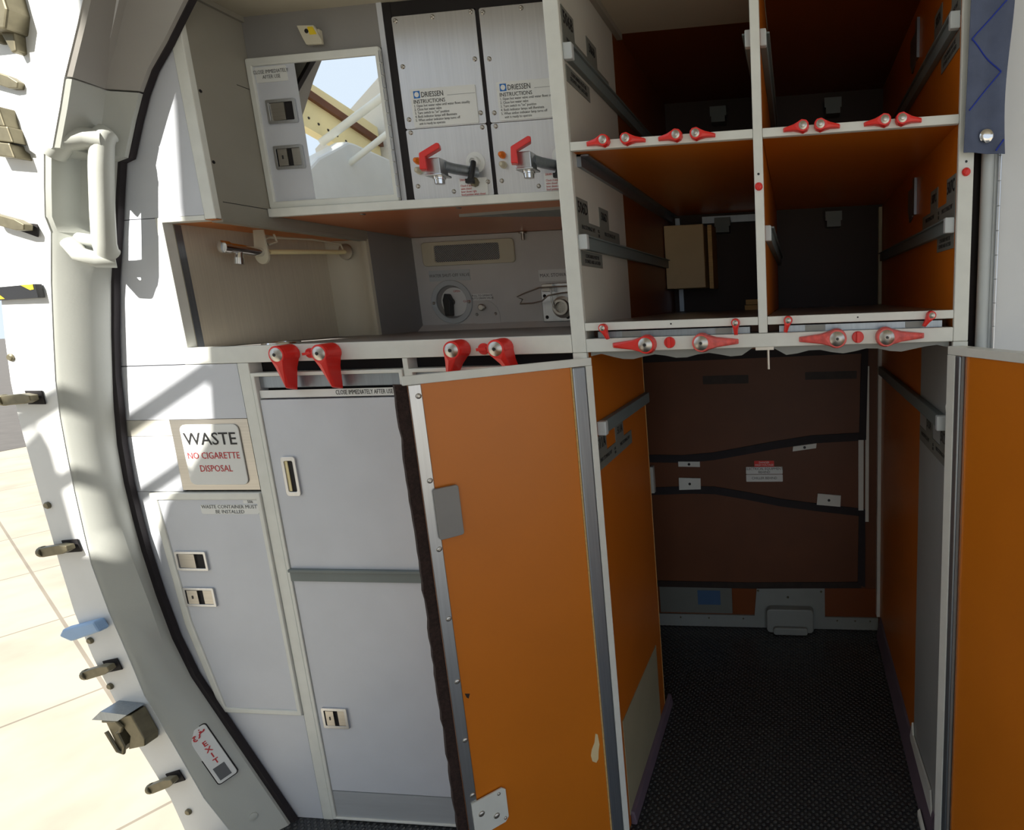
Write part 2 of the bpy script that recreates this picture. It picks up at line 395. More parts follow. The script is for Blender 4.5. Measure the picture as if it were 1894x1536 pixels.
def big_latch(parent, x, z, ang, depth=.020, worn=False, R=.0165, L=.062, y=0.0, label=None):
    P = wloc(parent)
    key = ('turn_latch', R, L, depth, worn)
    def body():
        mb = latch_body(R, L, .0042, depth)
        if depth > .025: mb.lathe((0, 0, 0), -Y, [(0, R*.98), (depth*.9, R*.98)], 24)
        return mb
    o = inst('turn_latch', shared(key, body, M_REDWORN if worn else M_RED), parent, Vector((x, y, z))-P, ang, bevel=.0012, label=label)
    cap = lambda: MB().lathe((0, -depth*.96, 0), -Y, [(0, R*.76), (.0015, R*.76), (.0045, R*.5), (.0055, R*.2), (.0040, R*.18), (.004, .0001)], 26)
    inst('metal_cap', shared(('metal_cap', R, depth), cap, M_STEEL, True), o, (0, 0, 0), label='brushed metal cap')
    hole = lambda: MB().lathe((0, -depth*.96-.0045, 0), -Y, [(0, R*.15), (.0012, R*.15)], 12)
    inst('pivot_hole', shared(('pivot_hole', R, depth), hole, M_BLACK), o, (0, 0, 0))
    return o
def small_latch(parent, x, z, ang, hexa=True, y=0.0, R=.0102, L=.031, depth=.012):
    P = wloc(parent)
    o = inst('turn_latch', shared(('small_turn_latch', R, L, depth, hexa), lambda: latch_body(R, L, .0030, depth, hexa), M_RED), parent, Vector((x, y, z))-P, ang, bevel=.0008)
    inst('metal_screw', shared(('metal_screw', R, depth), lambda: MB().lathe((0, -depth*.96, 0), -Y, [(0, R*.66), (.001, R*.66), (.002, R*.36), (.0032, R*.33), (.0036, R*.2)], 16), M_STEEL, True), o, (0, 0, 0), label='silver screw head')
    return o
def knob(parent, x, z, ang, y=0.0, R=.010, depth=.008):
    P = wloc(parent)
    def k():
        mb = MB().lathe((0, 0, 0), -Y, [(0, R), (depth*.5, R), (depth*.6, R*.92)], 24)
        return mb.box(-R*.26, R*.26, -depth*1.5, -depth*.5, -R*.92, R*.92)
    return inst('lock_knob', shared(('lock_knob', R, depth), k, M_RED), parent, Vector((x, y, z))-P, ang, bevel=.0007)
def button(parent, x, z, y=0.0, R=.0065):
    P = wloc(parent)
    def k(): return MB().lathe((0, 0, 0), -Y, [(0, R), (.003, R), (.005, R*.8), (.006, R*.4)], 18).box(-R*.12, R*.12, -.0072, -.004, -R*.75, R*.75)
    return inst('red_stud', shared(('red_stud', R), k, M_RED), parent, Vector((x, y, z))-P, .5)
def paddle(parent, x0, x1, z0, z1, y, style, frame=None, name='paddle_latch'):
    """recessed latch: chrome bezel, dark well, flap(s)"""
    fw = (z1-z0)*.13
    b = obj(name, fring(rrect(x0, x1, z0, z1, .003, 3), rrect(x0+fw, x1-fw, z0+fw, z1-fw, .0015, 3), y, -.0002, .004), frame or M_ALU, parent, bevel=.0006)
    obj('latch_well', fprism(rect(x0+fw*.8, x1-fw*.8, z0+fw*.8, z1-fw*.8), y, .0002, .0010), M_DARK, b)
    a0, a1, b0, b1 = x0+fw*1.1, x1-fw*1.1, z0+fw*1.1, z1-fw*1.1; W = a1-a0
    if style == 'wide':
        obj('latch_flap', MB().add([(a0, y-.0015, b0), (a0+W*.66, y-.0042, b0), (a0+W*.66, y-.0005, b0), (a0, y-.0005, b0),
                                    (a0, y-.0015, b1), (a0+W*.66, y-.0042, b1), (a0+W*.66, y-.0005, b1), (a0, y-.0005, b1)],
                                   [(0, 1, 2, 3), (4, 7, 6, 5), (0, 4, 5, 1), (1, 5, 6, 2), (2, 6, 7, 3), (3, 7, 4, 0)]), M_STEEL, b)
    else:
        mb = MB().box(a0+W*.06, a0+W*.46, y-.0042, y-.0006, b0, b1).box(a0+W*.66, a1, y-.0030, y-.0006, b0, b1)
        obj('latch_flap', mb, M_STEEL, b)
        obj('indicator_mark', MB().box(a0+W*.23, a0+W*.28, y-.0050, y-.0042, b0+(b1-b0)*.4, b0+(b1-b0)*.62), M_BLACK, b)
    return b
def screws(parent, pts, y, r=.0045, m=None):
    P = wloc(parent)
    me = shared(('screw', r), lambda: MB().lathe((0, 0, 0), -Y, [(0, r), (.0012, r*.9), (.0024, r*.5), (.0018, r*.3)], 14), m or M_STEEL, True)
    for (x, z) in pts: inst('screw', me, parent, Vector((x, y, z))-P)

# ------------------------------------------------------------------ storage rack (four open compartments)
ZT = 1.70
rack = thing('storage_rack', 'open metal-framed galley rack with four dark orange-lined compartments', 'storage rack', (.32, .42, 1.036))
obj('frame_post', MB().box(-.026, 0, 0, .0095, 1.0358, 1.80), M_FRAME, rack, 'wide pale metal post beside the water boilers', bevel=.0015)
obj('frame_post', MB().box(.3125, .328, 0, .0100, 1.0605, 1.80), M_FRAME, rack, 'narrow pale metal post between the compartments', bevel=.0015)
obj('frame_post', MB().box(.64, .664, 0, .0095, 1.0358, 1.80), M_FRAME, rack, 'pale metal post beside the blue strap', bevel=.0015)
for x0, x1 in ((0, .3125), (.328, .64)):
    obj('shelf_edge', MB().box(x0+.0004, x1-.0004, .0008, .012, 1.380, 1.394), M_FRAME, rack, bevel=.001)
    obj('shelf', MB().box(x0, x1, .012, .838, 1.381, 1.393), M_DEEPORANGE, rack, 'orange laminate shelf')
    obj('shelf_edge', MB().box(x0+.0004, x1-.0004, .0008, .012, 1.0745, 1.0885), M_FRAME, rack, bevel=.001)
    obj('shelf', MB().box(x0, x1, .012, .838, 1.076, 1.0878), M_STEEL, rack, 'worn grey metal shelf')
    pt = obj('pull_out_tray', MB().box(x0+.020, x1-.016, .012, .50, 1.0605, 1.0715), M_DULLALU, rack)
    for a, b in ((.065, .10), (.235, .265)):
        obj('tray_tape', MB().box(x0+a, x0+b, .0112, .0121, 1.0608, 1.0712), M_GREYPLATE, pt)
    obj('slot_back', MB().box(x0, x1, .05, .06, 1.0604, 1.0742), M_BROWN, rack)
lint = obj('door_lintel', MB().box(.0004, .6396, 0, .04, 1.036, 1.060), M_FRAME, rack, bevel=.0015)
# torn rubber skirt under the lintel
sk = [(.004, 1.0365)]
for i in range(33):
    x = .004 + .632*i/32
    z = 1.024 + .004*math.sin(i*1.3) + (.008 if 15 <= i <= 17 else 0) + (.004 if i in (0, 1, 31, 32) else 0)
    sk.append((x, z))
sk.append((.636, 1.0365))
obj('rubber_skirt', fprism(sk, .012, -.008, 0), M_GREYPLATE, rack, 'ragged grey rubber skirt')
obj('hinge_pin', MB().cyl((.328, .010, 1.034), (.328, .010, .996), .0026).box(.306, .338, .004, .016, 1.0305, 1.0365), M_STEEL, rack, 'short steel pin hanging down')
# walls
obj('side_panel', MB().box(-.024, 0, .0100, .313, 1.0365, ZT), M_LIGHTWALL, rack, 'pale grey front part of the left side wall')
obj('side_panel', MB().box(-.024, 0, .314, .838, 1.0365, ZT+.1), M_SHADEORANGE, rack, 'shade-darkened orange rear part of the left side wall')
obj('divider', MB().box(.3135, .327, .0105, .838, 1.0885, ZT), M_DEEPORANGE, rack)
obj('side_panel', MB().box(.64, .662, .0100, .838, 1.0365, ZT), M_DEEPORANGE, rack, 'orange right side wall')
bk = obj('back_panel', MB().box(-.024, .664, .839, .852, 1.036, ZT+.1), M_SHADEBOARD, rack)
obj('top_panel', MB().box(.0, .3125, .0, .35, ZT, ZT+.012), M_BEIGECEIL, rack, 'beige ceiling of the left compartment')
obj('top_panel', MB().box(.0, .3125, .35, .838, ZT+.004, ZT+.014), M_SHADEORANGE, rack)
obj('top_panel', MB().box(.3285, .64, .0, .838, ZT, ZT+.012), M_SHADEORANGE, rack)
obj('top_edge_strip', MB().box(.0, .012, .03, .35, ZT-.012, ZT), M_BEIGE, rack)
# support rails
def rail(parent, wx, s, y0, y1, z0, z1, cw=.016):
    r = obj('support_rail', MB().box(min(wx, wx+s*.011), max(wx, wx+s*.011), y0+.012, y1, z0, z1).box(min(wx, wx+s*.016), max(wx, wx+s*.016), y0+.012, y1, z1-.003, z1), M_RAIL, parent, bevel=.0008)
    obj('end_cap', MB().box(min(wx, wx+s*cw), max(wx, wx+s*cw), y0, y0+.0125, z0-.001, z1+.001), M_CAP, r, 'pale end cap', bevel=.002)
for dz in (0, .308):
    rail(rack, 0, 1, .004, .83, 1.218+dz, 1.242+dz)
    if dz: rail(rack, .3135, -1, .020, .83, 1.218+dz, 1.242+dz, .011)
    rail(rack, .327, 1, .020, .83, 1.218+dz, 1.242+dz, .011)
    rail(rack, .64, -1, .010, .80, 1.215+dz, 1.238+dz)
# upper guide angle under the shelf, left wall
for x0, x1 in ((0, .3125),):
    obj('guide_angle', MB().box(x0, x0+.008, .03, .83, 1.36, 1.380).box(x0, x0+.022, .03, .83, 1.377, 1.380), M_DULLALU, rack)
# placards on the compartment walls (a block of stepped grey plates under a number)
def wall_placards(parent, wall, dz, t1, t2, big=1, rows=True, down=False):
    if wall == 'L': fn, x, n, r = LW, .0003, 1, Y
    else: fn, x, n, r = RW, .6397, -1, -Y
    if not down:
        steps = [(.010, 1.236), (.258, 1.236), (.258, 1.269), (.188, 1.269), (.188, 1.307), (.131, 1.307), (.131, 1.269), (.066, 1.269), (.066, 1.307), (.010, 1.307)]
    else:
        steps = [(.012, .808), (.245, .808), (.245, .838), (.185, .838), (.185, .874), (.128, .874), (.128, .838), (.068, .838), (.068, .874), (.012, .874)]
    steps = [(a, b+dz) for a, b in steps]
    p = obj('number_placard', fn(steps, x, 0, .001), M_PLACARD, parent)
    zt = (1.290 if not down else .858) + dz; zb = (1.255 if not down else .823) + dz
    o = lambda y, z: (x+n*.0016, y, z)
    text(t1, .028, o(.037, zt), r, Z, M_INK, p, sx=.8, bold=.0004)
    text(t2, .022, o(.158, zt), r, Z, M_INK, p, sx=.75, bold=.0003)
    text('MAX STOWAGE WT', .011, o(.060, zb+.003), r, Z, M_INK, p, sx=.72)
    text('MAX STOWAGE WT', .011, o(.190, zb+.003), r, Z, M_INK, p, sx=.72)
    text('KG\nLBS', .008, o(.118, zb), r, Z, M_INK, p, sx=.8)
    if rows:
        q = obj('stowage_placard', fn(rect(.012, .128, 1.190+dz, 1.2165+dz), x, 0, .001), M_PLACARD, parent)
        text('CONTAINER MUST BE\nSTOWED AND LATCHED', .0095, o(.070, 1.203+dz), r, Z, M_INK, q, sx=.8)
wall_placards(rack, 'L', 0, '506D', '506D')
wall_placards(rack, 'L', .304, '506B', '506B')
wall_placards(rack, 'R', 0, '507C', '507C')
wall_placards(rack, 'R', .304, '507A', '507A')
# back-of-compartment hardware
for dz in (0, .31):
    obj('back_batten', MB().box(.628, .638, .822, .8385, 1.09+dz, 1.372+dz if dz == 0 else 1.55), M_BATTEN, rack, 'pale batten in the right rear corner')
    obj('back_batten', MB().box(.016, .030, .826, .8385, 1.09+dz, 1.372 if dz == 0 else 1.50), M_DULLALU, rack)
    for x in (.165, .495):
        c = obj('catch_bracket', MB().box(x-.024, x+.024, .80, .838, 1.350+dz, 1.356+dz).box(x-.024, x+.024, .795, .80, 1.338+dz, 1.364+dz).box(x-.02, x+.02, .79, .83, 1.320+dz, 1.338+dz), M_RAIL, rack)
obj('back_batten', MB().box(.10, .31, .824, .8385, 1.352, 1.372), M_DULLALU, rack)
for dz in (0, .31):
    obj('striker_plate', RW([(.41, 1.30+dz), (.39, 1.275+dz), (.36, 1.285+dz), (.36, 1.345+dz), (.41, 1.345+dz)], .6397, 0, .003), M_DULLALU, rack)
    obj('striker_bar', MB().box(.634, .6397, .325, .345, 1.285+dz, 1.36+dz), M_DULLALU, rack)
# latches on the shelf edges
for x, a in ((.062, 1), (.101, -1), (.186, 1), (.219, -1), (.394, 1), (.422, -1), (.523, 1), (.550, -1)):
    small_latch(rack, x, 1.391, a*math.radians(84), y=.0006)
for x, z, a in ((.036, 1.079, -18), (.273, 1.080, 0), (.364, 1.081, 14), (.602, 1.081, 32)):
    small_latch(rack, x, z, math.radians(a), hexa=False, y=.0006, R=.0075, L=.021, depth=.012)
for x, a, wn in ((.114, 90, False), (.213, -90, True), (.446, 90, True), (.528, -90, True)):
    big_latch(rack, x, 1.0475, math.radians(a), worn=wn, depth=.018)
knob(rack, .1545, 1.0495, 0); knob(rack, .482, 1.0485, 0)
button(rack, .320, 1.303); button(rack, .652, 1.306)
obj('peg_hole', MB().cyl((.320, .0005, 1.323), (.320, -.0004, 1.323), .002).cyl((.652, .0005, 1.322), (.652, -.0004, 1.322), .002).cyl((.158, .0006, 1.082), (.158, .0002, 1.082), .0015).cyl((.482, .0006, 1.082), (.482, .0002, 1.082), .0015), M_BLACK, rack)

# things inside the lower left compartment
jb = thing('junction_box', 'tan metal box on the rear left wall of the lower left compartment', 'box', (.060, .72, 1.150))
obj('housing', MB().box(.002, .118, .715, .83, 1.158, 1.338), M_TAN, jb, bevel=.002)
obj('side_channel', MB().box(.128, .140, .73, .838, 1.155, 1.336).cyl((.134, .731, 1.30), (.134, .728, 1.30), .004), M_WOOD, jb, 'pale slim channel with a hole')
for i, (z, a) in enumerate(((1.0884, .018), (1.1040, .020))):
    o = obj('wooden_batten', MB().box(.232 + .003*i, .3105, .70, .80, z, z + .0145), M_WOOD, bevel=.001)
    tag(o, ('lower', 'upper')[i] + ' of two pale wooden battens stacked on the lower left compartment floor', 'wooden batten', 'wooden battens in the compartment')

# ------------------------------------------------------------------ trolley bay
bay = thing('trolley_bay', 'tall dark trolley compartment with orange walls and two opened orange doors', 'trolley bay', (.32, .42, 0))
obj('side_panel', MB().box(-.026, 0, .0100, .385, .001, 1.035), M_DEEPORANGE, bay, 'orange left side panel')
obj('frame_post', MB().box(-.026, 0, 0, .0095, 0, 1.0354), M_FRAME, bay, bevel=.0005)
obj('frame_post', MB().box(.64, .664, 0, .0095, 0, 1.0354), M_FRAME, bay, bevel=.0005)
obj('panel_edging', MB().box(-.026, .0005, .385, .389, .03, 1.035), M_WOOD, bay, 'thin pale edging strip')
obj('kick_plate', LW([(.032, .028), (.330, .028), (.330, .245), (.315, .245), (.032, .258)], .0003, 0, .0015), M_SCUFF, bay, 'cream scuff plate on the left panel')
obj('base_strip', MB().prism([(0, 0), (.014, 0), (.010, .030), (0, .034)], (0, .430, .0005), X, Z, 0, .395), M_PURPLE, bay, 'purple-grey rubber strip on the left', bevel=.003)
obj('side_panel', MB().box(.64, .664, .0100, .25, .001, 1.035), M_BAYGREY, bay, 'pale grey front part of the right wall')
obj('side_panel', MB().box(.64, .664, .25, .838, .001, 1.035), M_DEEPORANGE, bay, 'orange rear part of the right wall')
obj('base_strip', MB().prism([(-.014, 0), (0, 0), (0, .070), (-.004, .060)], (.64, .80, .0005), X, Z, 0, .765), M_PURPLE, bay, 'purple-grey rubber strip on the right')
obj('kick_curb', RW([(.045, .055), (.25, .045), (.27, .060), (.25, .112), (.24, .085), (.06, .105)], .6388, 0, .004), M_FRAME, bay, 'peeling pale metal curb')
obj('kick_curb', MB().prism([(-.020, 0), (-.015, 0), (-.015, .02), (-.020, .014)], (.64, .10, .0005), X, Z, 0, .09), M_FRAME, bay, 'thin pale metal sliver on the floor edge')
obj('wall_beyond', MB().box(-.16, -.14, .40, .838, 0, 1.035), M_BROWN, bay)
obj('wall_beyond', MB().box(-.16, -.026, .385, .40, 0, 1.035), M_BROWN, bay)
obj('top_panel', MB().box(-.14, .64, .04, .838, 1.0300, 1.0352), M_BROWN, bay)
obj('corner_post', MB().box(.629, .6395, .815, .838, .06, 1.030), M_FRAME, bay, 'pale post in the right rear corner')
def brail(wx, s, z):
    r = obj('support_rail', MB().box(min(wx, wx+s*.013), max(wx, wx+s*.013), .036, .383 if s > 0 else .80, z-.025, z), M_RAIL, bay, bevel=.0015)
    obj('end_cap', MB().box(min(wx, wx+s*.018), max(wx, wx+s*.018), .022, .0365, z-.026, z+.001), M_CAP, r, bevel=.002)
brail(0, 1, .902); brail(.64, -1, .902)
wall_placards(bay, 'L', 0, '511A', '511A', rows=False, down=True)
wall_placards(bay, 'R', 0, '512A', '512A', rows=False, down=True)
YB = .838
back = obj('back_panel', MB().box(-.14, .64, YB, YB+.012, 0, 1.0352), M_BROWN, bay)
obj('back_board', fprism(rect(-.135, .575, .165, .965), YB, 0, .006), M_BROWN, back, 'raised brown access board')
def band(pts, wdt, y, t, m, par, name, label=None):
    up_ = [(x, z+wdt/2) for x, z in pts]; dn = [(x, z-wdt/2) for x, z in pts][::-1]
    mb = MB()
    for i in range(len(pts)-1):
        mb.prism([(pts[i][0], pts[i][1]-wdt/2), (pts[i+1][0], pts[i+1][1]-wdt/2), (pts[i+1][0], pts[i+1][1]+wdt/2), (pts[i][0], pts[i][1]+wdt/2)], (0, y, 0), X, Z, 0, t)
    return obj(name, mb, m, par, label)
YT = YB-.006
band([(-.13, .610), (0, .607), (.10, .615), (.20, .632), (.30, .650), (.42, .668), (.59, .676)], .026, YT, .004, M_SEALSHADE, back, 'rubber_seal')
band([(-.13, .495), (.02, .500), (.10, .498), (.20, .480), (.32, .455), (.45, .437), (.59, .420)], .026, YT, .004, M_SEALSHADE, back, 'rubber_seal')
band([(-.13, .955), (.58, .965)], .05, YT, .004, M_SEALSHADE, back, 'rubber_seal')
obj('rubber_seal', fprism([(.572, .665), (.594, .665), (.600, .96), (.580, .96)], YT, 0, .005).prism([(.568, .17), (.592, .16), (.592, .43), (.572, .43)], (0, YT, 0), X, Z, 0, .005), M_SEALSHADE, back)
band([(-.13, .160), (.20, .158), (.58, .166)], .022, YT, .003, M_TAPE, back, 'rubber_seal')
obj('edge_strip', fprism(rect(.570, .586, .43, .665), YT, 0, .007).prism(rect(.592, .603, .39, .90), (0, YT, 0), X, Z, 0, .004), M_FRAME, back, 'pale edge strips')
for r_c in ((.078, .225, .855, .882), (.405, .565, .862, .886)): obj('tape_patch', fprism(rect(*r_c), YT, 0, .0015), M_TAPE, back, 'dark tape patch')
for pl in ([(.361, .630), (.436, .640), (.438, .656), (.363, .646)], [(-.017, .582), (.055, .580), (.055, .598), (-.017, .599)], [(-.019, .501), (.054, .503), (.055, .541), (-.018, .543)], [(.436, .449), (.512, .442), (.514, .480), (.440, .487)]):
    t_ = obj('fixing_tab', fprism(pl, YT, .002, .0065), M_FRAME, back)
    cx = sum(p[0] for p in pl)/4; cz = sum(p[1] for p in pl)/4
    obj('tab_screw', MB().cyl((cx, YT-.0065, cz), (cx, YT-.008, cz), .0045, n=12), M_BLACK, t_)
fplacard(back, .235, .300, .578, .598, YT, 'DANGER\nHIGH VOLTAGE', M_WHITEPLATE, .0085, m=M_RED, name='warning_placard')
fplacard(back, .207, .327, .553, .577, YT, 'ELECTRICAL EQUIPMENT\nBEHIND', M_INK, .011, m=M_WHITEPLATE, name='warning_placard')
fplacard(back, .207, .327, .527, .551, YT, 'CHILLER BEHIND', M_INK, .011, m=M_WHITEPLATE, name='warning_placard')
obj('blue_sliver', MB().box(-.110, -.100, .81, .83, .495, .585), M_FRAME, back, 'pale upright plate on the left')
obj('lower_strip', fprism(rect(-.138, .636, .046, .150), YB-.0003, 0, .001), M_SHADEORANGE, back, 'orange lower strip')
lp = obj('baseboard', fprism(rect(-.135, .636, .002, .046), YB-.0005, 0, .007), M_BASE, bay)
screws(lp, [(-.04, .034), (.06, .034), (.18, .034), (.50, .034), (.56, .034), (.61, .034)], YB-.0075, r=.003, m=M_TOOL)
gp_ = obj('grey_plate', fprism(rect(-.11, .143, .052, .147), YB-.0005, 0, .006), M_PLACARD, bay, 'grey panel above the baseboard')
obj('blue_sticker', fprism(rect(.024, .103, .084, .137), YB-.0066, 0, .001), M_DULLBLUE, gp_)
pp = obj('pocket_plate', fprism([(.219, .046), (.459, .046), (.459, .152), (.230, .150)], YB-.0005, 0, .0085), M_BASE, bay, 'pale plate holding a stop bracket')
obj('stop_bracket', fprism(rrect(.262, .420, .002, .088, .014, 4), YB-.009, 0, .030).prism(rrect(.285, .400, .002, .028, .008, 3), (0, YB-.039, 0), X, Z, 0, .014), M_BASE, pp, bevel=.004)
screws(pp, [(.234, .14), (.447, .14), (.335, .118), (.278, .052), (.402, .052)], YB-.0095, r=.004, m=M_TOOL)

# doors of the trolley bay, built in the door's own frame: s from the hinge to the free edge, n towards the viewer
class DoorBasis:
    def __init__(s, h, e):
        s.h = Vector(h); s.e = Vector((e[0], e[1], 0)).normalized()
def door_prism(D, poly, t0, t1, flip):
    # viewer side normal
    r = D.e; n = r.cross(Z)
    if flip: return MB().prism([(-a, b) for a, b in poly][::-1], D.h, -r, Z, t0, t1)
    return MB().prism(poly, D.h, r, Z, t0, t1)
DL = DoorBasis((-.008, -.005, 0), (-.693, -.721)); WD = .283
def dl(poly, t0, t1): return door_prism(DL, poly, t0, t1, True)     # left door: s grows to the left in view
d1 = obj('door', dl(rect(.0, WD, .014, 1.022), -.020, 0), M_ORANGE, bay, 'orange door swung open in front of the cart cupboards')
obj('door_frame', dl([(-.017, 1.012), (-.017, 1.026), (WD+.010, 1.026), (WD+.010, 1.012)], -.004, .004), M_FRAME, d1, 'pale metal top edge', bevel=.001)
obj('door_frame', dl(rect(-.017, -.004, .004, 1.0118), -.004, .0045), M_FRAME, d1, 'pale metal hinge edge', bevel=.001)
obj('door_frame', dl(rect(.268, WD+.003, .014, 1.0118), -.001, .0035), M_ALU, d1, 'aluminium strip down the free edge', bevel=.001)
obj('gloss_strip', dl(rect(-.0038, .022, .014, 1.0115), 0, .005), M_DULLALU, d1, 'glossy grey strip by the hinge', bevel=.0035)
obj('strip_lip', dl(rect(.022, .0245, .014, 1.0115), 0, .0025), M_WOOD, d1)
bm_ = MB(); rnd = random.Random(3)
nseg = 60; pl = []
for i in range(nseg+1): pl.append((WD+.003+.016+rnd.uniform(-.0012, .0016), .010+1.004*i/nseg))
obj('brush_seal', dl([(WD+.003, .010)] + pl + [(WD+.003, 1.012)], -.016, -.002), M_BRUSH, d1, 'dark brown brush strip')
obj('grey_pad', dl(rrect(.235, .272, .762, .846, .004, 3), .0035, .010), M_SLATE, d1, 'flat grey pad', bevel=.001)
hb = obj('corner_bracket', dl([(.220, .216), (.226, .208), (.268, .208), (.278, .216), (.278, .278), (.226, .278), (.220, .272)], .0036, .0065), M_FRAME, d1, 'pale metal corner bracket')
dn = -DL.e.cross(Z)
def dpt(s, z, t=0): return DL.h + DL.e*s + Z*z + dn*t
for a_, b_, c_ in ((.264, .250, .0055), (.240, .230, .0055), (.232, .270, .003), (.226, .216, .003)): obj('bracket_rivet', MB().rivets([dpt(a_, b_, .0065)], dn, c_, .0025), M_STEEL, hb)
for z in (.994, .860, .746, .625, .511, .40, .292): obj('strip_screw', MB().rivets([dpt(.2735, z, .0035)], dn, .0045, .002), M_STEEL, d1)
chip = [(.034, .276), (.0385, .280), (.042, .262), (.049, .250), (.052, .238), (.050, .224), (.042, .216), (.037, .222), (.035, .240), (.032, .252)]
obj('paint_chip', dl(chip, 0, .0006), M_CHIP, d1, 'chipped cream patch')
obj('stain', dl([(.256, .478), (.264, .482), (.262, .474), (.259, .470)], 0, .0004), M_TAPE, d1, 'small dark stain')
DR = DoorBasis((.635, -.003, 0), (.38, -.92)); WR = .30
def dr(poly, t0, t1): return door_prism(DR, poly, t0, t1, False)
d2 = obj('door', dr(rect(.0, WR, .014, 1.020), -.020, 0), M_ORANGE, bay, 'orange door swung open at the right edge')
obj('door_frame', dr(rect(-.002, WR, 1.0145, 1.0285), -.022, .004), M_FRAME, d2, 'pale metal top edge', bevel=.001)
obj('door_frame', dr([(-.002, .004), (.018, .004), (.018, 1.0142), (-.002, 1.0142), (-.002, .93), (-.004, .925), (-.002, .915)], -.022, .0045), M_FRAME, d2, 'dented pale metal hinge edge', bevel=.001)
obj('gloss_strip', dr(rect(.018, .031, .014, 1.0140), 0, .004), M_DULLALU, d2, 'blue-grey strip by the hinge', bevel=.002)
obj('outer_skin', dr(rect(.0, WR, .014, 1.0140), -.0225, -.0201), M_PANEL, d2, 'grey outer face')
obj('door_frame', dr(rect(WR, WR+.008, .004, 1.0285), -.022, .004), M_FRAME, d2, 'pale metal free edge', bevel=.001)
obj('edge_groove', dr(rect(.031, .041, .014, 1.0140), -.002, .0008), M_SLATE, d2)
obj('strip_lip', dr(rect(.041, .0440, .014, 1.0140), 0, .003), M_ALU, d2)

# ------------------------------------------------------------------ cart cupboards below the counter, left
cc = thing('cart_cupboard', 'grey-blue double cart cupboard under the counter, right door half hidden', 'cupboard', (-.37, .3, 0))
obj('frame_post', MB().box(-.7045, -.680, 0, .03, 0, 1.0355), M_FRAME, cc, 'pale post beside the waste door', bevel=.0015)
obj('frame_post', MB().box(-.3600, -.3495, .001, .03, 0, 1.0355), M_FRAME, cc, 'slim pale middle post', bevel=.001)
obj('carcass', MB().box(-.679, -.027, .030, .05, .0, 1.0355), M_DARK, cc, 'dark board standing in for the shade behind the doors')  # dark sheet that puts the shade into the door gaps
def cart_door(x0, x1, label, full=True):
    d = obj('door', MB().box(x0+.009, x1-.009, .0008, .025, .078, .962), M_PANEL, cc, label)
    obj('door_frame', fring(rect(x0, x1, .004, 1.0155), rect(x0+.0075, x1-.0075, .009, 1.0085), .026, 0, .0278), M_FRAME, d, bevel=.0012)
    obj('top_strip', MB().box(x0+.0075, x1-.0075, .008, .024, .984, 1.0085), M_DULLALU, d, 'recessed blue-grey metal strip', bevel=.0015)
    ns = fplacard(d, x0+.009, x1-.0095, .9655, .9805, .004, '', M_GREYINK, .0165, m=M_WHITEPLATE, r=.0004, name='notice_strip')
    text('CLOSE IMMEDIATELY AFTER USE', .0125, (x1-.0265, .0024, .9732), X, Z, M_INK, ns, 'RIGHT', sx=.66)
    obj('kick_plate', MB().box(x0+.009, x1-.009, .0012, .024, .0098, .0755), M_SATIN, d, 'bare metal kick plate')
    b = obj('bumper_strip', MB().box(x0+.008, x1-.008, -.004, .0008, .582, .609).box(x0+.008, x1-.008, -.008, -.003, .603, .609), M_RAIL, d, 'grey metal bumper strip', bevel=.0008)
    if full:
        h = obj('pull_cup', fring(rrect(-.6465, -.6145, .766, .848, .006, 4), rrect(-.6395, -.6215, .775, .839, .003, 4), .0008, 0, .0035), M_ALU, d, 'chrome recessed pull', bevel=.001)
        obj('cup_well', fprism(rrect(-.640, -.621, .7745, .8395, .003, 4), .0008, 0, .0006), M_DARK, h)
        obj('cup_lip', MB().box(-.6392, -.6335, -.0012, .0003, .776, .838), M_CREAM, h)
        paddle(d, -.658, -.598, .238, .287, .0008, 'split', name='turn_bolt')
    return d
cart_door(-.6785, -.3615, 'grey-blue left cupboard door with chrome pull')
cart_door(-.3485, -.0275, 'grey-blue right cupboard door behind the orange door', full=False)

# ------------------------------------------------------------------ waste cabinet
wc = thing('waste_cabinet', 'grey-blue waste cabinet with angled door and stainless flap sign', 'waste cabinet', (-.85, .2, 0))
obj('upper_panel', fprism([(-1.03, .9265), (-.706, .9265), (-.706, 1.0350), (-1.03, 1.0350)], .001, -.02, 0), M_PANEL, wc)
obj('filler_panel', fprism(rect(-1.03, -.8800, .893, .9255), .001, -.02, 0), M_LIGHTWALL, wc, 'pale strip beside the sign')
obj('side_panel', fprism([(-1.03, .7755), (-.8825, .7755), (-.8800, .892), (-1.03, .892)], .001, -.02, 0), M_PANEL, wc)
wp = obj('sign_plate', fprism([(-.8815, .7785), (-.7055, .7785), (-.7055, .9255), (-.8790, .9255)], .001, -.004, .0004), M_STEEL, wc, 'stainless surround')
fl = obj('waste_flap', fprism(rrect(-.8580, -.7270, .790, .9155, .012, 5), .0004, 0, .0022), M_WHITEPLATE, wc, 'white hinged flap with red and black writing', bevel=.0008)
text('WASTE', .036, (-.7930, -.0023, .885), X, Z, M_INK, fl, sx=1.0, bold=.0002)
text('NO CIGARETTE', .0195, (-.7930, -.0023, .851), X, Z, M_REDINK, fl, sx=.86)
text('DISPOSAL', .0195, (-.7930, -.0023, .824), X, Z, M_REDINK, fl, sx=.86)
op = [(-.9600, .7735), (-.7055, .7735), (-.7055, .2655), (-.9010, .2655), (-.9440, .478)]
ip = [(-.9440, .7580), (-.7155, .7580), (-.7155, .2770), (-.8885, .2770), (-.9270, .482)]
wd = obj('door', fprism([(a*1.0, b) for a, b in ip], .001, -.012, .0012), M_PANEL, wc, 'angled grey-blue waste door')
obj('door_frame', fring(op, ip, .001, -.012, .0045), M_FRAME, wd, bevel=.0022)
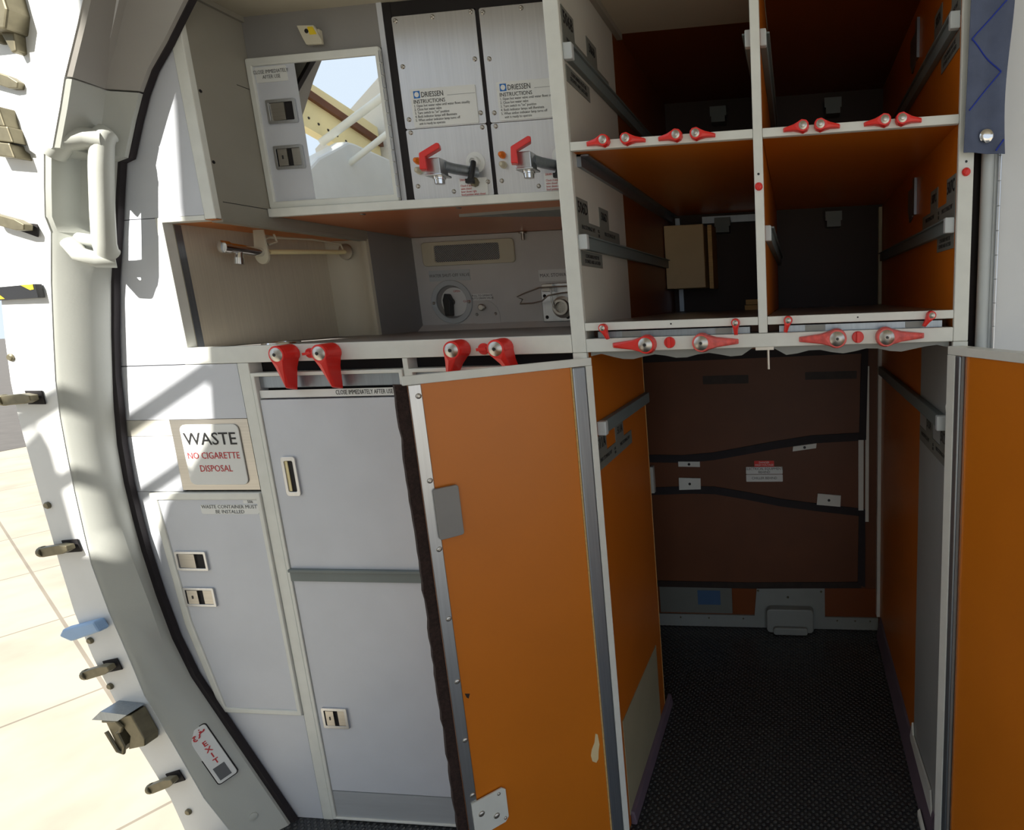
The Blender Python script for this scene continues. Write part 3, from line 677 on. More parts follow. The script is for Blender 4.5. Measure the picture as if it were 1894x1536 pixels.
fplacard(wd, -.848, -.717, .727, .7475, .0002, 'WASTE CONTAINER MUST\nBE INSTALLED', M_GREYINK, .0105, r=.004, name='notice')
fplacard(wd, -.7480, -.7165, .7495, .7572, .0002, '506', M_GREYINK, .0085, name='notice', r=.0006)
paddle(wd, -.931, -.857, .602, .645, -.0002, 'wide'); paddle(wd, -.930, -.856, .520, .563, -.0002, 'split')
obj('lower_panel', fprism([(-1.03, .001), (-.7055, .001), (-.7055, .2640), (-.9015, .2640), (-.9450, .478), (-.9605, .7745), (-1.03, .7745)], .001, -.02, 0), M_PANEL, wc)
obj('carcass', MB().box(-1.03, -.706, .022, .03, 0, 1.035), M_DARK, wc)

# ------------------------------------------------------------------ counter with sink niche
ct = thing('galley_counter', 'galley counter with steel sink niche and grey back wall', 'counter', (-.42, .3, 1.036))
CS = obj('counter_edge', MB().box(-.8180, -.0265, .0, .016, 1.036, 1.0685), M_FRAME, ct, bevel=.0012)
obj('counter_top', MB().box(-.8040, -.0265, .016, .590, 1.050, 1.0655), M_SLATE, ct)
obj('drain_cover', MB().lathe((-.705, .11, 1.0655), Z, [(0, .035), (.003, .034), (.004, .020), (.001, .018)], 24), M_CHROME, ct, smooth=True)
obj('niche_frame', fprism([(-.8180, 1.069), (-.8045, 1.069), (-.8045, 1.3040), (-.7135, 1.3040), (-.7135, 1.3130), (-.8180, 1.3130)], .0, -.02, 0), M_FRAME, ct, bevel=.001)
obj('side_panel', fprism([(-1.03, 1.037), (-.8185, 1.037), (-.8185, 1.3120), (-1.03, 1.3120)], .001, -.02, 0), M_PANEL, ct, 'grey panel left of the niche')
obj('niche_wall', MB().box(-.830, -.8040, .0205, .40, 1.066, 1.31), M_NICHE, ct, 'brushed steel niche wall')
obj('niche_trim', MB().box(-.8042, -.8035, .0205, .034, 1.066, 1.303), M_DULLALU, ct)
obj('niche_column', MB().prism([(-.804, .392), (-.775, .392), (-.762, .398), (-.730, .404), (-.712, .398), (-.700, .392), (-.692, .392), (-.690, .396), (-.690, .590), (-.804, .590)], (0, 0, 1.0657), X, Y, 0, .240), M_COLUMN, ct, 'beige-grey moulded column', smooth=True)
obj('column_side', MB().box(-.6905, -.6892, .400, .590, 1.066, 1.325), M_SLATE, ct)
obj('niche_ceiling', MB().box(-.8040, -.692, .002, .40, 1.3045, 1.3110), M_ORANGE, ct, 'orange niche ceiling')
bw = obj('back_wall', MB().box(-.690, -.0245, .575, .590, 1.0657, 1.3245), M_COUNTERGREY, ct, 'grey back wall')
obj('wall_cove', MB().prism([(.548, 1.0657), (.575, 1.0657), (.575, 1.082)], (-.689, 0, 0), Y, Z, 0, .6640), M_COUNTERGREY, ct)
YW = .575
vg = obj('vent_grille', fring(rrect(-.660, -.388, 1.245, 1.310, .010, 4), rrect(-.6235, -.4325, 1.2555, 1.3000, .006, 4), YW, 0, .008), M_BEIGEPLATE, bw, 'cream vent frame with dark mesh', bevel=.003)
obj('vent_well', fprism(rrect(-.6245, -.4315, 1.2545, 1.301, .006, 4), YW, 0, .0006), M_DARK, vg)
sl = MB()
z0, z1, xa, xb = 1.2555, 1.300, -.6235, -.4325; H = z1-z0
k = -H*1.2
while k < (xb-xa):
    a0 = max(0, k); a1 = min(xb-xa, k+H*1.2)
    if a1 > a0+.001:
        za = z1-(a0-k)/1.2; zb_ = z1-(a1-k)/1.2
        sl.tube([(xa+a0, YW-.0035, za), (xa+a1, YW-.0035, zb_)], .0011, 6)
    k += .0062
obj('vent_slats', sl, M_CAP, vg)
fplacard(bw, -.650, -.528, 1.203, 1.233, YW, 'WATER SHUT-OFF VALVE', M_GREYINK, .0125, m=M_CAP, name='notice', sx=.85)
fplacard(bw, -.3270, -.200, 1.190, 1.2215, YW, 'MAX. STOWAGE WT 15 KG', M_GREYINK, .0135, m=M_WHITEPLATE, align='LEFT', name='notice', sx=.9)
vl = obj('shutoff_valve', MB().ring(circ(-.590, 1.1445, .061), circ(-.590, 1.1445, .046), (0, YW, 0), X, Z, 0, .006), M_CAP, bw, 'round recessed shut-off valve', bevel=.0015)
obj('valve_well', fprism(circ(-.590, 1.1445, .0465), YW, 0, .0005), M_SLATE, vl)
obj('valve_dial', fprism(circ(-.582, 1.1445, .040), YW-.0005, 0, .002), M_WHITEPLATE, vl)
obj('valve_handle', fprism([(-.602, 1.106), (-.586, 1.106), (-.582, 1.150), (-.589, 1.166), (-.597, 1.168), (-.604, 1.150)], YW-.004, 0, .022).lathe((-.590, YW-.002, 1.1445), -Y, [(0, .010), (.012, .010)], 16), M_BLACK, vl, 'black valve handle', bevel=.002)
text('OPEN', .008, (-.572, YW-.0030, 1.1735), X, Z, M_REDINK, vl); text('CLOSE', .008, (-.542, YW-.0067, 1.1445), X, Z, M_REDINK, vl)
screws(vl, [(-.643, 1.143), (-.537, 1.143)], YW-.006, r=.0045)
dv = obj('drain_valve_plate', fprism([(-.526, 1.074), (-.452, 1.074), (-.452, 1.108), (-.459, 1.126), (-.474, 1.140), (-.492, 1.146), (-.510, 1.142), (-.526, 1.128)], YW, 0, .002), M_COUNTERGREY, bw, 'grey plate with round-topped edge')
obj('pull_knob', MB().lathe((-.497, YW-.002, 1.126), -Y, [(0, .006), (.008, .006), (.008, .0095), (.016, .0095), (.018, .007)], 20), M_STEEL, dv, smooth=True)
screws(dv, [(-.520, 1.107), (-.464, 1.107)], YW-.002, r=.0045)
fplacard(bw, -.527, -.470, 1.146, 1.164, YW, 'PULL TO OPERATE\nAUTO DRAIN VALVE', M_INK, .0072, name='notice')
obj('spray_nozzle', MB().cyl((-.359, .568, 1.322), (-.359, .568, 1.303), .0048).cyl((-.359, .568, 1.324), (-.359, .568, 1.320), .011), M_STEEL, bw, smooth=True)
# hot-beverage-maker connector with wire bail
cb = obj('connector_bracket', fprism([(-.322, 1.079), (-.190, 1.079), (-.190, 1.184), (-.306, 1.184), (-.322, 1.168)], YW, 0, .010), M_ALU, bw, 'metal plate with wire bail and round socket', bevel=.002)
obj('socket', MB().lathe((-.262, YW-.010, 1.118), -Y, [(0, .030), (.004, .030), (.006, .022), (.020, .021), (.020, .015), (.012, .014)], 28), M_STEEL, cb, smooth=True)
obj('socket_bore', MB().lathe((-.262, YW-.021, 1.118), -Y, [(0, .0148), (.001, .0148)], 20), M_BLACK, cb)
obj('wire_bail', MB().tube([(-.18, .545, 1.172), (-.24, .535, 1.173), (-.31, .53, 1.172), (-.352, .525, 1.158), (-.372, .522, 1.150), (-.356, .522, 1.143), (-.365, .522, 1.131), (-.330, .525, 1.131), (-.306, .53, 1.136), (-.290, .535, 1.150), (-.25, .54, 1.156), (-.18, .545, 1.160)], .0022, 8).tube([(-.285, .545, 1.170), (-.281, .54, 1.135), (-.278, .545, 1.115)], .0025, 8), M_STEEL, cb, 'bent steel wire', smooth=True)
obj('hinge_clip', MB().box(-.312, -.282, YW-.024, YW-.010, 1.162, 1.182), M_STEEL, cb, bevel=.001)
screws(cb, [(-.312, 1.150), (-.310, 1.092), (-.250, 1.090)], YW-.010, r=.005, m=M_BLACK)
for x, a in ((-.5830, 4), (-.4965, -4)):
    big_latch(ct, x, 1.052, math.radians(a), depth=.036, R=.017, L=.068)
for x, a in ((-.2370, 22), (-.1540, -24)):
    big_latch(ct, x, 1.050, math.radians(a), depth=.036, R=.017, L=.066)
knob(ct, -.5420, 1.051, math.radians(82), R=.0095, depth=.009); knob(ct, -.1935, 1.0485, math.radians(86), R=.0105, depth=.009)

fc = thing('sink_faucet', 'chrome push faucet on a horizontal pipe in the steel sink niche', 'faucet', (-.75, .23, 1.27))
obj('wall_flange', MB().lathe((-.750, .393, 1.277), -Y, [(0, .020), (.003, .019), (.005, .010)], 24), M_STEEL, fc, smooth=True)
obj('pipe', MB().tube([(-.750, .392, 1.277), (-.750, .372, 1.2745), (-.750, .30, 1.2700), (-.750, .165, 1.2600)], .0052, 12), M_CREAM, fc, smooth=True)
obj('hose', MB().tube([(-.752, .391, 1.272), (-.756, .385, 1.296), (-.757, .30, 1.299), (-.757, .18, 1.292), (-.757, .165, 1.285), (-.756, .175, 1.276), (-.754, .195, 1.284), (-.754, .19, 1.300)], .0024, 8), M_BEIGEPLATE, fc, smooth=True)
obj('mounting_plate', MB().prism([(-.760, 1.304), (-.738, 1.304), (-.735, 1.262)] + [(-.750+.0160*math.cos(math.radians(t)), 1.252+.0185*math.sin(math.radians(t))) for t in range(10, -200, -15)], (0, .150, 0), X, Z, 0, .004), M_BEIGEPLATE, fc, 'cream rounded bracket')
obj('faucet_body', MB().tube([(-.750, .158, 1.258), (-.752, .130, 1.2590), (-.754, .105, 1.261), (-.757, .078, 1.263)], .0098, 16).lathe((-.757, .079, 1.263), (-.1, -.97, .04), [(0, .0125), (.012, .0125), (.014, .009)], 18), M_CHROME, fc, smooth=True)
obj('faucet_spout', MB().cyl((-.755, .100, 1.256), (-.755, .097, 1.243), .0075).cyl((-.755, .097, 1.243), (-.755, .095, 1.230), .0088), M_CHROME, fc, smooth=True)

# ------------------------------------------------------------------ overhead cabinet with the mirrored door
oc = thing('overhead_cabinet', 'overhead galley cabinet with a mirrored door above the sink niche', 'cabinet', (-.55, .3, 1.30))
obj('side_panel', MB().box(-.7125, -.690, .0005, .58, 1.3055, 1.72), M_BEIGE, oc, 'beige-grey side panel')
obj('front_post', MB().box(-.7130, -.6898, -.0005, .012, 1.3055, 1.74), M_FRAME, oc, bevel=.0015)
obj('front_panel', fprism([(-.90, 1.3135), (-.7140, 1.3135), (-.7140, 1.74), (-.90, 1.74)], .001, -.02, 0), M_PANEL, oc, 'grey-blue front panel')
obj('panel_lip', MB().box(-.7132, -.6895, .012, .395, 1.3010, 1.3085), M_BEIGE, oc, bevel=.001)
obj('joint_line', MB().box(-.6902, -.6896, .095, .13, 1.5660, 1.5672).box(-.6902, -.6896, .02, .13, 1.3375, 1.3387), M_DARK, oc)
obj('plug_hole', MB().cyl((-.6905, .016, 1.530), (-.6892, .016, 1.530), .003, n=10).cyl((-.6905, .016, 1.408), (-.6892, .016, 1.408), .003, n=10), M_DARK, oc)
YM = .130
fa = obj('fascia', MB().box(-.6895, -.4035, YM, YM+.02, 1.6225, 1.70), M_SLATE, oc, 'grey strip above the mirrored door')
obj('soffit', MB().box(-.6895, -.0265, -.02, .60, 1.70, 1.712), M_BEIGECEIL, oc, 'beige soffit')
obj('soffit_lip', MB().box(-.6895, -.683, .0, .13, 1.690, 1.6998), M_BEIGE, oc)
ds = obj('door_stay', MB().prism([(-.563, 1.669), (-.528, 1.667), (-.516, 1.640), (-.516, 1.6335), (-.549, 1.6345), (-.5535, 1.6440)], (0, YM, 0), X, Z, .008, .014).box(-.548, -.522, YM-.009, YM, 1.638, 1.662), M_BEIGEPLATE, fa, 'cream plastic catch with a yellow mark', bevel=.001)
obj('yellow_mark', fprism([(-.541, 1.6645), (-.5295, 1.6640), (-.5235, 1.6505), (-.5375, 1.6505)], YM-.014, 0, .0006), M_YELLOW, ds)
obj('catch_hole', MB().cyl((-.5435, YM-.0138, 1.6575), (-.5435, YM-.0148, 1.6575), .004, n=14), M_BLACK, ds)
obj('jamb_strip', MB().box(-.4035, -.3930, YM-.001, YM+.02, 1.338, 1.70), M_PANEL, oc)
md = obj('door', MB().box(-.680, -.408, YM-.004, YM+.010, 1.347, 1.616), M_PANEL, oc, 'grey door with a mirror and two latches')
obj('door_frame', fring(rrect(-.6890, -.4045, 1.3395, 1.6225, .004, 3), rrect(-.6770, -.4140, 1.3530, 1.6080, .001, 3), YM-.004, -.004, .0050), M_FRAME, md, bevel=.0018)
obj('mirror', fprism(rect(-.5865, -.4142, 1.3535, 1.6075), YM-.004, 0, .0015), M_MIRROR, md, 'mirror')
hg = MB()
for i in range(12): hg.cyl((-.4040, YM-.0075, 1.346+i*.0225), (-.4040, YM-.0075, 1.346+i*.0225+.0205), .0030, n=10)
obj('piano_hinge', hg, M_ALU, md)
fplacard(md, -.674, -.606, 1.578, 1.606, YM-.004, 'CLOSE IMMEDIATELY\nAFTER USE', M_GREYINK, .0095, m=M_WHITEPLATE, name='notice', sx=.85)
paddle(md, -.661, -.597, 1.500, 1.545, YM-.004, 'wide'); paddle(md, -.661, -.597, 1.414, 1.459, YM-.004, 'split')
obj('bottom_shelf', MB().box(-.6885, -.0265, YM-.004, .574, 1.3255, 1.3380), M_RUST, oc, 'glossy rust-brown underside')
obj('shelf_edge', MB().box(-.6885, -.0265, YM-.016, YM-.0045, 1.3225, 1.3388), M_FRAME, oc, bevel=.0012)
obj('strip_light', MB().prism([(-.345, .232), (-.030, .205), (-.030, .335), (-.075, .335)], (0, 0, 1.3195), X, Y, 0, .006), M_GREYPLATE, oc, 'slim pale lamp strip under the shelf')
obj('shelf_stud', MB().lathe((-.30, .155, 1.3255), -Z, [(0, .006), (.002, .004)], 12).lathe((-.515, .16, 1.3255), -Z, [(0, .006), (.002, .004)], 12), M_STEEL, oc)

# ------------------------------------------------------------------ water boilers
def boiler(x0, x1, label):
    t = thing('water_boiler', label, 'water boiler', ((x0+x1)/2, .30, 1.3388), 'water boilers')
    yb = YM-.001
    obj('housing', MB().box(x0+.004, x1-.004, yb+.004, .50, 1.3395, 1.672), M_STEEL, t)
    fp = obj('front_plate', fprism(rrect(x0, x1, 1.4725, 1.673, .004, 3), yb, -.003, .001), M_BOILER, t, 'upper steel front plate', bevel=.0006)
    lp_ = obj('front_plate', fprism(rrect(x0, x1, 1.3400, 1.4717, .004, 3), yb, -.003, .001), M_BOILER, t, 'lower steel front plate', bevel=.0006)
    y = yb-.001; c = x0
    screws(fp, [(c+.008, 1.665), (c+.083, 1.666), (c+.160, 1.668), (c+.011, 1.585), (c+.158, 1.587), (c+.010, 1.490), (c+.158, 1.492)], y)
    screws(lp_, [(c+.010, 1.466), (c+.158, 1.466), (c+.011, 1.366), (c+.085, 1.352), (c+.158, 1.366)], y)
    p = fplacard(fp, c+.020, c+.153, 1.4745, 1.5430, y, '', M_INK, .01, name='instruction_placard')
    obj('logo_mark', MB().prism(rect(c+.0265, c+.0395, 1.5265, 1.5395), (0, y-.0012, 0), X, Z, 0, .0003), M_BLUEINK, p, 'blue square logo')
    obj('logo_disc', fprism(circ(c+.033, 1.533, .0048, 16), y-.0015, 0, .0002), M_WHITEPLATE, p)
    text('DRIESSEN', .0135, (c+.0415, y-.0016, 1.5318), X, Z, M_INK, p, 'LEFT', sx=.80)
    obj('rule_line', MB().box(c+.095, c+.152, y-.0014, y-.0010, 1.5278, 1.5283), M_GREYINK, p)
    text('INSTRUCTIONS', .0098, (c+.0245, y-.0016, 1.5200), X, Z, M_INK, p, 'LEFT', sx=.95)
    text('1. Open hot water valve until water flows steadily\n2. Close hot water valve\n3. Turn switch to "on" position\n4. Both indicator lamps will illuminate\n5. When amber indicator lamp turns off\n    unit is ready to operate', .0066, (c+.0245, y-.0016, 1.4965), X, Z, M_GREYINK, p, 'LEFT', sx=.86, lh=.98)
    w_ = fplacard(lp_, c+.098, c+.157, 1.3415, 1.3745, y, 'DRAIN VALVE\n\nCheck if drain\nvalve closed\nlever shows right\nfixed position when closed', M_REDINK, .0058, name='drain_notice', align='LEFT', sx=.8, lh=.95)
    for z, m, r in ((1.413, M_AMBER, .0058), (1.395, M_BEIGEPLATE, .0060)):
        L_ = obj('indicator_lamp', MB().lathe((c+.018, y, z), -Y, [(0, r*1.2), (.002, r*1.2), (.003, r), (.009, r*.9), (.012, r*.5)], 18), m, lp_, 'amber lamp' if m is M_AMBER else 'clear lamp', smooth=True)
    # tap: spout body stands off the plate on a pipe running to the right rear
    tp = obj('tap_body', MB().box(c+.076, c+.106, y-.074, y-.048, 1.3700, 1.3985).box(c+.076, c+.110, y-.078, y-.044, 1.3665, 1.3705), M_ALU, t, 'square metal tap', bevel=.0015)
    obj('tap_spout', MB().lathe((c+.094, y-.060, 1.3665), -Z, [(0, .0115), (.004, .0115), (.0045, .0098), (.012, .0092), (.012, .006)], 20), M_CHROME, tp, smooth=True)
    obj('tap_pipe', MB().tube([(c+.100, y-.052, 1.388), (c+.110, y-.034, 1.386), (c+.124, y-.015, 1.385), (c+.138, y, 1.384)], .0100, 14), M_DULLALU, tp, 'braided grey pipe', smooth=True)
    obj('tap_handle', MB().prism([(0, 0), (.012, 0), (.012, .010), (.0115, .022), (.038, .038), (.038, .046), (.033, .047), (.002, .028)], (c+.072, y-.082, 1.376), Vector((.92, .39, 0)).normalized(), Z, -.010, .010), M_RED, tp, 'red lever', bevel=.0015)
    dk = obj('drain_cock', MB().lathe((c+.137, y, 1.4030), -Y, [(0, .0195), (.0012, .0195)], 28).lathe((c+.137, y-.001, 1.4030), -Y, [(0, .011), (.010, .010), (.012, .006), (.008, .005)], 20), M_WHITEPLATE, lp_, 'round white drain fitting')
    obj('drain_lever', MB().tube([(c+.139, y-.012, 1.401), (c+.140, y-.018, 1.392), (c+.137, y-.022, 1.374), (c+.134, y-.024, 1.366)], .0052, 10).box(c+.127, c+.141, y-.029, y-.019, 1.360, 1.368), M_BLACK, dk, 'black lever', smooth=True)
    obj('drain_nut', MB().lathe((c+.136, y-.010, 1.364), Vector((.3, -1, .1)), [(0, .009), (.006, .009), (.008, .006)], 8), M_TOOL, dk)
    return t
boiler(-.3755, -.2080, 'steel water boiler panel with red lever tap, next to the mirrored door')
boiler(-.2000, -.0315, 'steel water boiler panel with red lever tap, next to the tall rack post')
gpn = MB().box(-.3928, -.3765, YM, YM+.03, 1.3390, 1.699).box(-.3765, -.0265, YM+.001, YM+.03, 1.6745, 1.699).box(-.2075, -.2005, YM, YM+.03, 1.3390, 1.6745)  # filler strips laid in the gaps, dark coloured to read as their shade
obj('boiler_gap_shade', gpn, M_DARK, oc, 'dark filler strips standing in for the shaded gap around the boilers')

# ------------------------------------------------------------------ right edge: closet panel, tube, piano hinge, strap
wr = struct('wall_right', MB().box(.7060, 1.25, .004, .03, 0, 2.3), M_CAMERAGREY)
struct('tube_gap_shade', MB().box(.6642, .6975, .030, .06, 0, 2.3), M_DARK)  # dark strip that paints the shade of the gap between post and tube
struct('trim_6', MB().lathe((.6905, .016, 0), Z, [(0, .0105), (2.3, .0105)], 20).box(.6985, .7055, .008, .03, 0, 2.3), M_CAP, smooth=True)
hm = MB()
for i in range(56): hm.cyl((.7050, .0030, .02+i*.0385), (.7050, .0030, .02+i*.0385+.0373), .0028, n=10)
struct('trim_7', hm, M_ALU)
st = thing('strap', 'navy fabric strap with blue zigzag stitching and a snap stud', 'strap', (.675, -.02, 1.33))
NX, NZ = 10, 26; vs = []; fs = []
def strap_pt(i, j, side):
    u_ = i/NX; v_ = j/NZ; z = 1.326 + .46*v_ + .006*(1-u_)*(1-v_)
    x0 = .643 + .006*v_; x1 = .7045 + .003*v_ - .004*math.sin(v_*9)*(v_ < .6)
    yy = -.016 - .0035*math.sin(u_*math.pi*2.2 + v_*3.0)*(.4 + .6*v_) - .002*math.sin(u_*9+v_*2) - (.0016 if side else 0)
    return (x0 + (x1-x0)*u_, yy, z)
sm = MB(); G = {}
for side in (0, 1):
    for j in range(NZ+1):
        for i in range(NX+1): G[side, i, j] = len(vs); vs.append(strap_pt(i, j, side))
for j in range(NZ):
    for i in range(NX):
        for side in (0, 1): fs.append((G[side, i, j], G[side, i+1, j], G[side, i+1, j+1], G[side, i, j+1]))
for j in range(NZ):
    for i in (0, NX): fs.append((G[0, i, j], G[0, i, j+1], G[1, i, j+1], G[1, i, j]))
for i in range(NX):
    for j in (0, NZ): fs.append((G[0, i, j], G[0, i+1, j], G[1, i+1, j], G[1, i, j]))
so = obj('webbing', sm.add(vs, fs), M_NAVY, st, smooth=True)
zz = []
for a, b in (((.08), 1.392), (.84, 1.444), (.06, 1.492), (.86, 1.545), (.10, 1.60), (.86, 1.65)):
    zz.append((a, b))
tp_ = []
for (a, b), (c_, d_) in zip(zz, zz[1:]):
    for q in range(13):
        f = q/12; u_ = a+(c_-a)*f; z = b+(d_-b)*f; v_ = (z-1.326)/.46
        p0 = strap_pt(u_*NX, v_*NZ, 1); tp_.append((p0[0], p0[1]-.0006, z))
obj('zigzag_stitching', MB().tube(tp_, .0011, 6).tube([(.690, -.0215, 1.331), (.7015, -.0200, 1.347)], .0012, 6), M_THREAD, so)
obj('snap_stud', MB().lathe((.6755, -.0165, 1.3535), -Y, [(0, .0105), (.005, .0105), (.0065, .0090), (.0075, .005)], 24), M_CHROME, so, 'silver snap stud', smooth=True)

# ------------------------------------------------------------------ on the door lining: assist handle, exit sign, fittings
ah = thing('assist_handle', 'white upright assist handle on the aircraft door lining', 'handle', (-.82, -.09, 1.24))
obj('grip_bar', MB().tube([(-.8245, -.044, 1.452), (-.8260, -.050, 1.447), (-.8290, -.054, 1.434), (-.8400, -.055, 1.39), (-.8560, -.055, 1.32), (-.8680, -.054, 1.266), (-.8720, -.050, 1.250), (-.8730, -.044, 1.245)], .0165, 20), M_LINING, ah, smooth=True)
obj('upper_mount', MB().tube([(-.826, -.052, 1.437), (-.846, -.066, 1.440), (-.868, -.082, 1.434), (-.892, -.084, 1.414)], .0185, 18), M_LINING, ah, smooth=True)
obj('lower_mount', MB().tube([(-.872, -.048, 1.268), (-.892, -.052, 1.270), (-.915, -.056, 1.274)], .012, 16), M_LINING, ah, smooth=True)
obj('lower_cup', MB().tube([(-.870, -.040, 1.236), (-.885, -.058, 1.236), (-.905, -.068, 1.246), (-.922, -.066, 1.268)], .014, 16), M_LINING, ah, smooth=True)

u_ = Vector((-.4317, 0, .902)); r_ = Vector((.5887, .7577, .2817)).normalized(); P0 = Vector((-.838, -.02, .14)); n_ = r_.cross(u_)
ex = thing('exit_sign', 'white exit sign plate with red lettering low on the door lining', 'sign', P0 + r_*(-.035) + u_*.013)
pc = P0 + n_*.004
pl_ = obj('sign_plate', MB().prism(rrect(-.0520, -.0175, .013, .1420, .005, 4), pc, r_, u_, -.004, .003), M_WHITEPLATE, ex, bevel=.001)
obj('plate_rim', MB().ring(rrect(-.0538, -.0157, .0112, .1438, .006, 4), rrect(-.0520, -.0175, .013, .1420, .005, 4), pc, r_, u_, -.004, .0015), M_DARK, ex)
obj('dark_window', MB().prism(rect(-.0465, -.0260, .019, .049), pc, r_, u_, .003, .0036), M_GREYINK, ex)
for i, ch in enumerate('EXIT'):
    text(ch, .0150, pc + r_*(-.0345) + u_*(.1035-.0145*i) + n_*.0034, r_, u_, M_REDINK, ex, bold=.0004)
# the Arabic word above it, drawn as strokes
def stroke(pts, wd_=.0013):
    return MB().tube([pc + r_*(-.0350+a*.00092) + u_*(.1255+b*.00105) + n_*.0034 for a, b in pts], wd_, 6)
ar = MB()
for s_ in ([(13.5, 5), (12, 6.5), (10.5, 5), (12, 4), (9.5, 3.6), (7, 3.5), (5, 4), (3.5, 7), (6, 6), (7, 3.5)],      # mim + khah
           [(4.9, 3.6), (2.5, 2.5), (1.2, .5), (0, -2.5), (-2.5, -4)],                                                  # reh
           [(-5, 2.5), (-7.5, 4), (-11, 3), (-8, 1.5), (-11, -1.5), (-11.5, -4.5), (-9, -6.5), (-5.5, -5.5)]):             # jim
    m_ = stroke(s_); ar.add(m_.v, m_.f)
for a, b in ((5.0, 10.2), (-8.2, -2.6)):
    ar.lathe(pc + r_*(-.0350+a*.00092) + u_*(.1255+b*.00105) + n_*.0030, n_, [(0, .0012), (.0008, .0012)], 8)
obj('lettering', ar, M_REDINK, ex)

# door stop fittings along the jamb
JY = -.083
def tilt(dx, dz, a): return (dx*math.cos(a)-dz*math.sin(a), dx*math.sin(a)+dz*math.cos(a))
def stop_fitting(x, z, a, label, grp='door stop fittings'):
    t = thing('door_stop', label, 'door fitting', (x, JY, z), grp)
    R_ = lambda pts: [tilt(p[0], p[1], a) for p in pts]
    obj('socket_plate', MB().prism(R_([(-.006, -.012), (.030, -.014), (.030, .012), (-.006, .014)]), (0, 0, 0), X, Z, 0, .002), M_DARK, t, local=True)
    mb = MB().prism(R_([(-.036, -.010), (.012, -.009), (.028, -.004), (.028, .006), (.010, .010), (-.036, .009)]), (0, -.006, 0), X, Z, 0, .014)
    c0 = tilt(-.034, 0, a); d = tilt(-1, 0, a)
    mb.lathe((c0[0], -.013, c0[1]), (d[0], 0, d[1]), [(0, .011), (.008, .011), (.011, .008)], 14)
    obj('stop_arm', mb, M_TOOL, t, local=True, bevel=.0015)
for i, (x, z, a) in enumerate(((-.930, 1.527, -22), (-.985, 1.300, -18), (-1.062, .989, 2), (-1.065, .690, 8), (-1.040, .428, 16), (-.955, .168, 22))):
    stop_fitting(x, z, math.radians(a), ('topmost plated door stop on the white jamb, beside the grey cover above the handle', 'second plated door stop from the top of the white jamb', 'third plated door stop down the white jamb, below the striped pad',
        'fourth plated door stop down the white jamb', 'fifth plated door stop on the jamb, just above the hook bracket', 'lowest plated door stop on the white jamb, beside the exit sign')[i])
gt = thing('guide_fitting', 'ribbed olive metal guide box high on the white door jamb', 'door fitting', (-.955, JY, 1.45))
for i, (z0, z1, x1) in enumerate(((1.462, 1.492, -.932), (1.436, 1.460, -.924), (1.412, 1.434, -.928))):
    obj('guide_segment', fprism([(-.985, z0), (x1, z0-.010), (x1-.004, z1-.008), (-.985, z1)], JY, 0, .030), M_TOOL, gt, bevel=.002)
hk = thing('hook_bracket', 'olive plated slide hook bracket near the bottom of the white jamb', 'door fitting', (-1.01, JY, .30))
obj('top_wing', fprism([(-1.060, .330), (-1.035, .350), (-.975, .345), (-1.000, .330)], JY, 0, .035), M_DULLALU, hk, 'grey wing plate')
obj('hook_body', fprism([(-1.012, .332), (-.976, .340), (-.958, .285), (-.962, .268), (-1.002, .258), (-.990, .290)], JY, 0, .028), M_TOOL, hk, bevel=.002)
obj('hook_jaw', MB().tube([(-1.040, JY-.030, .325), (-1.008, JY-.030, .326), (-.999, JY-.030, .315), (-1.006, JY-.030, .303), (-1.014, JY-.030, .300), (-1.006, JY-.030, .268), (-1.012, JY-.030, .252), (-1.024, JY-.030, .256), (-1.040, JY-.030, .300)], .0035, 8).prism([(-1.038, .322), (-1.008, .324), (-1.001, .315), (-1.015, .300), (-1.006, .268), (-1.014, .254), (-1.024, .258)], (0, JY-.010, 0), X, Z, 0, .018), M_TOOL, hk)
tp2 = obj('tape_block', fprism([(-1.110, .505), (-1.098, .520), (-1.020, .540), (-1.012, .518), (-1.085, .494)], JY, 0, .020), M_BLUETAPE, bevel=.004)
tag(tp2, 'pale blue tape-covered lug sticking out of the white jamb', 'lug')
stp = thing('striped_pad', 'black and yellow striped pad across the white door jamb', 'pad', (-1.03, JY, 1.185))
obj('pad_body', fprism([(-1.10, 1.170), (-.978, 1.172), (-.978, 1.196), (-1.10, 1.192)], JY, 0, .010), M_BLACK, stp)
obj('yellow_stripe', fprism([(-1.07, 1.1725), (-1.048, 1.1725), (-1.062, 1.184), (-1.09, 1.182)], JY-.010, 0, .0006), M_YELLOW, stp)
obj('yellow_stripe', fprism([(-1.008, 1.1955), (-.982, 1.1955), (-.982, 1.187), (-.990, 1.186)], JY-.010, 0, .0006), M_YELLOW, stp)
lk = thing('door_latch_assembly', 'dark olive latch assembly at the top of the white door jamb', 'door fitting', (-.90, JY, 1.62))
obj('latch_case', fprism([(-.955, 1.60), (-.875, 1.592), (-.862, 1.62), (-.868, 1.675), (-.960, 1.675)], JY, 0, .04), M_TOOL, lk, bevel=.003)
obj('latch_pawl', fprism([(-.905, 1.596), (-.880, 1.594), (-.884, 1.566), (-.893, 1.564)], JY, 0, .025).prism([(-.935, 1.60), (-.915, 1.598), (-.922, 1.585), (-.932, 1.586)], (0, JY, 0), X, Z, 0, .02), M_TOOL, lk, bevel=.002)
obj('latch_plate', fprism([(-.948, 1.612), (-.925, 1.610), (-.925, 1.66), (-.948, 1.66)], JY-.04, 0, .004), M_WOOD, lk)
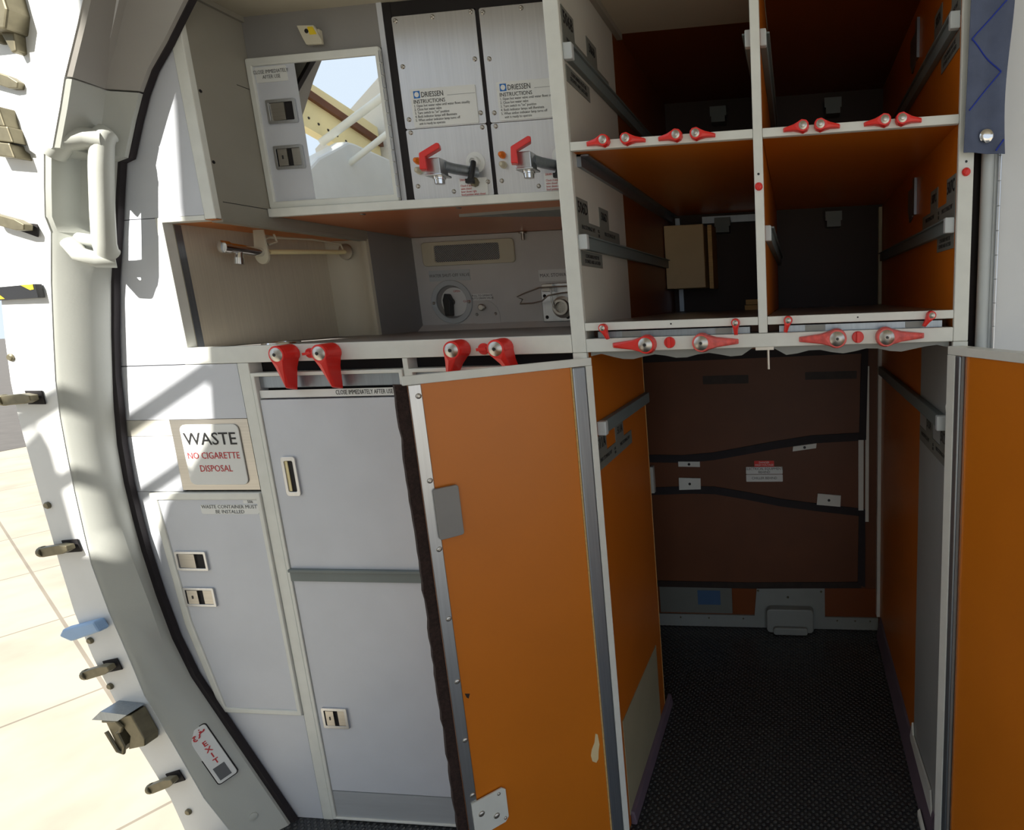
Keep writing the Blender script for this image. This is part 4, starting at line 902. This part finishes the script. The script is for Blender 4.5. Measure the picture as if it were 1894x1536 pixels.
# bolts on the outer edge of the jamb
for x, z, lb in ((-1.084, .776, 'bolt head on the jamb above the fourth door stop'), (-1.066, .486, 'bolt head just below the blue lug'), (-1.046, .383, 'bolt head between the fifth door stop and the hook bracket'), (-.932, .088, 'large bolt head at the foot of the jamb'), (-1.08, 1.066, 'bolt head on the jamb edge above the third door stop')):
    tag(obj('bolt', MB().lathe((x, JY+.002, z), -Y, [(0, .007), (.005, .007), (.007, .005)], 12), M_TOOL, smooth=True), 'small plated ' + lb if 'large' not in lb else 'plated ' + lb, 'bolt', 'bolts on the jamb')
tag(obj('lining_plug', MB().lathe(P0 + r_*(-.0377) + u_*(-.0895) + n_*.001, n_, [(0, .0080), (.002, .0075), (.003, .004)], 18), M_LINING, smooth=True), 'round grey plug low on the door lining below the exit sign', 'plug')

# ------------------------------------------------------------------ outside: open door with its arms, apron, far things
dd = thing('aircraft_door', 'open aircraft door outside, seen reflected in the mirror', 'aircraft door', (-1.55, -1.3, .6))
obj('door_panel', MB().prism([(-.93, .55), (-.93, 1.66), (-1.024, 1.743), (-1.205, 1.846), (-1.245, 1.849), (-1.461, 1.833), (-1.57, 1.79), (-1.58, 1.5), (-1.58, .55)], (-1.50, 0, 0), Y, Z, -.07, 0), M_JAMB, dd, bevel=.01)
obj('door_beam', MB().prism([(-.90, 2.20), (-1.097, 2.097), (-1.407, 2.044), (-1.58, 2.01), (-1.58, 1.82), (-1.448, 1.845), (-1.25, 1.871), (-.90, 1.935)], (-1.62, 0, 0), Y, Z, -.05, 0), M_CREAM, dd, 'cream riveted beam')
obj('beam_rib', MB().prism([(-.90, 2.065), (-1.58, 1.92), (-1.58, 1.95), (-.90, 2.10)], (-1.62, 0, 0), Y, Z, 0, .02), M_BROWN, dd)
rv = MB()
for i in range(12): rv.lathe((-1.62, -.95-.05*i, 1.975-.0105*i), X, [(0, .006), (.003, .004)], 8)
obj('beam_rivet', rv, M_TAPE, dd)
# two hinge links between the forward frame and the door; their shadows fall across the galley front
for (xa, za), (xb, zb), rr in (((-.765, 1.027), (-1.26, .769), .015), ((-.86, .836), (-1.26, .614), .012)):
    obj('hinge_link', MB().tube([(xa-1.2*SK, -1.20, za+1.2*SM), (xb-1.2*SK, -1.20, zb+1.2*SM)], rr, 14), M_FRAME, dd, smooth=True)
struct('ground_2', MB().box(-300, -24, -60, 400, -2.6, -2.59), M_ASPHALT)
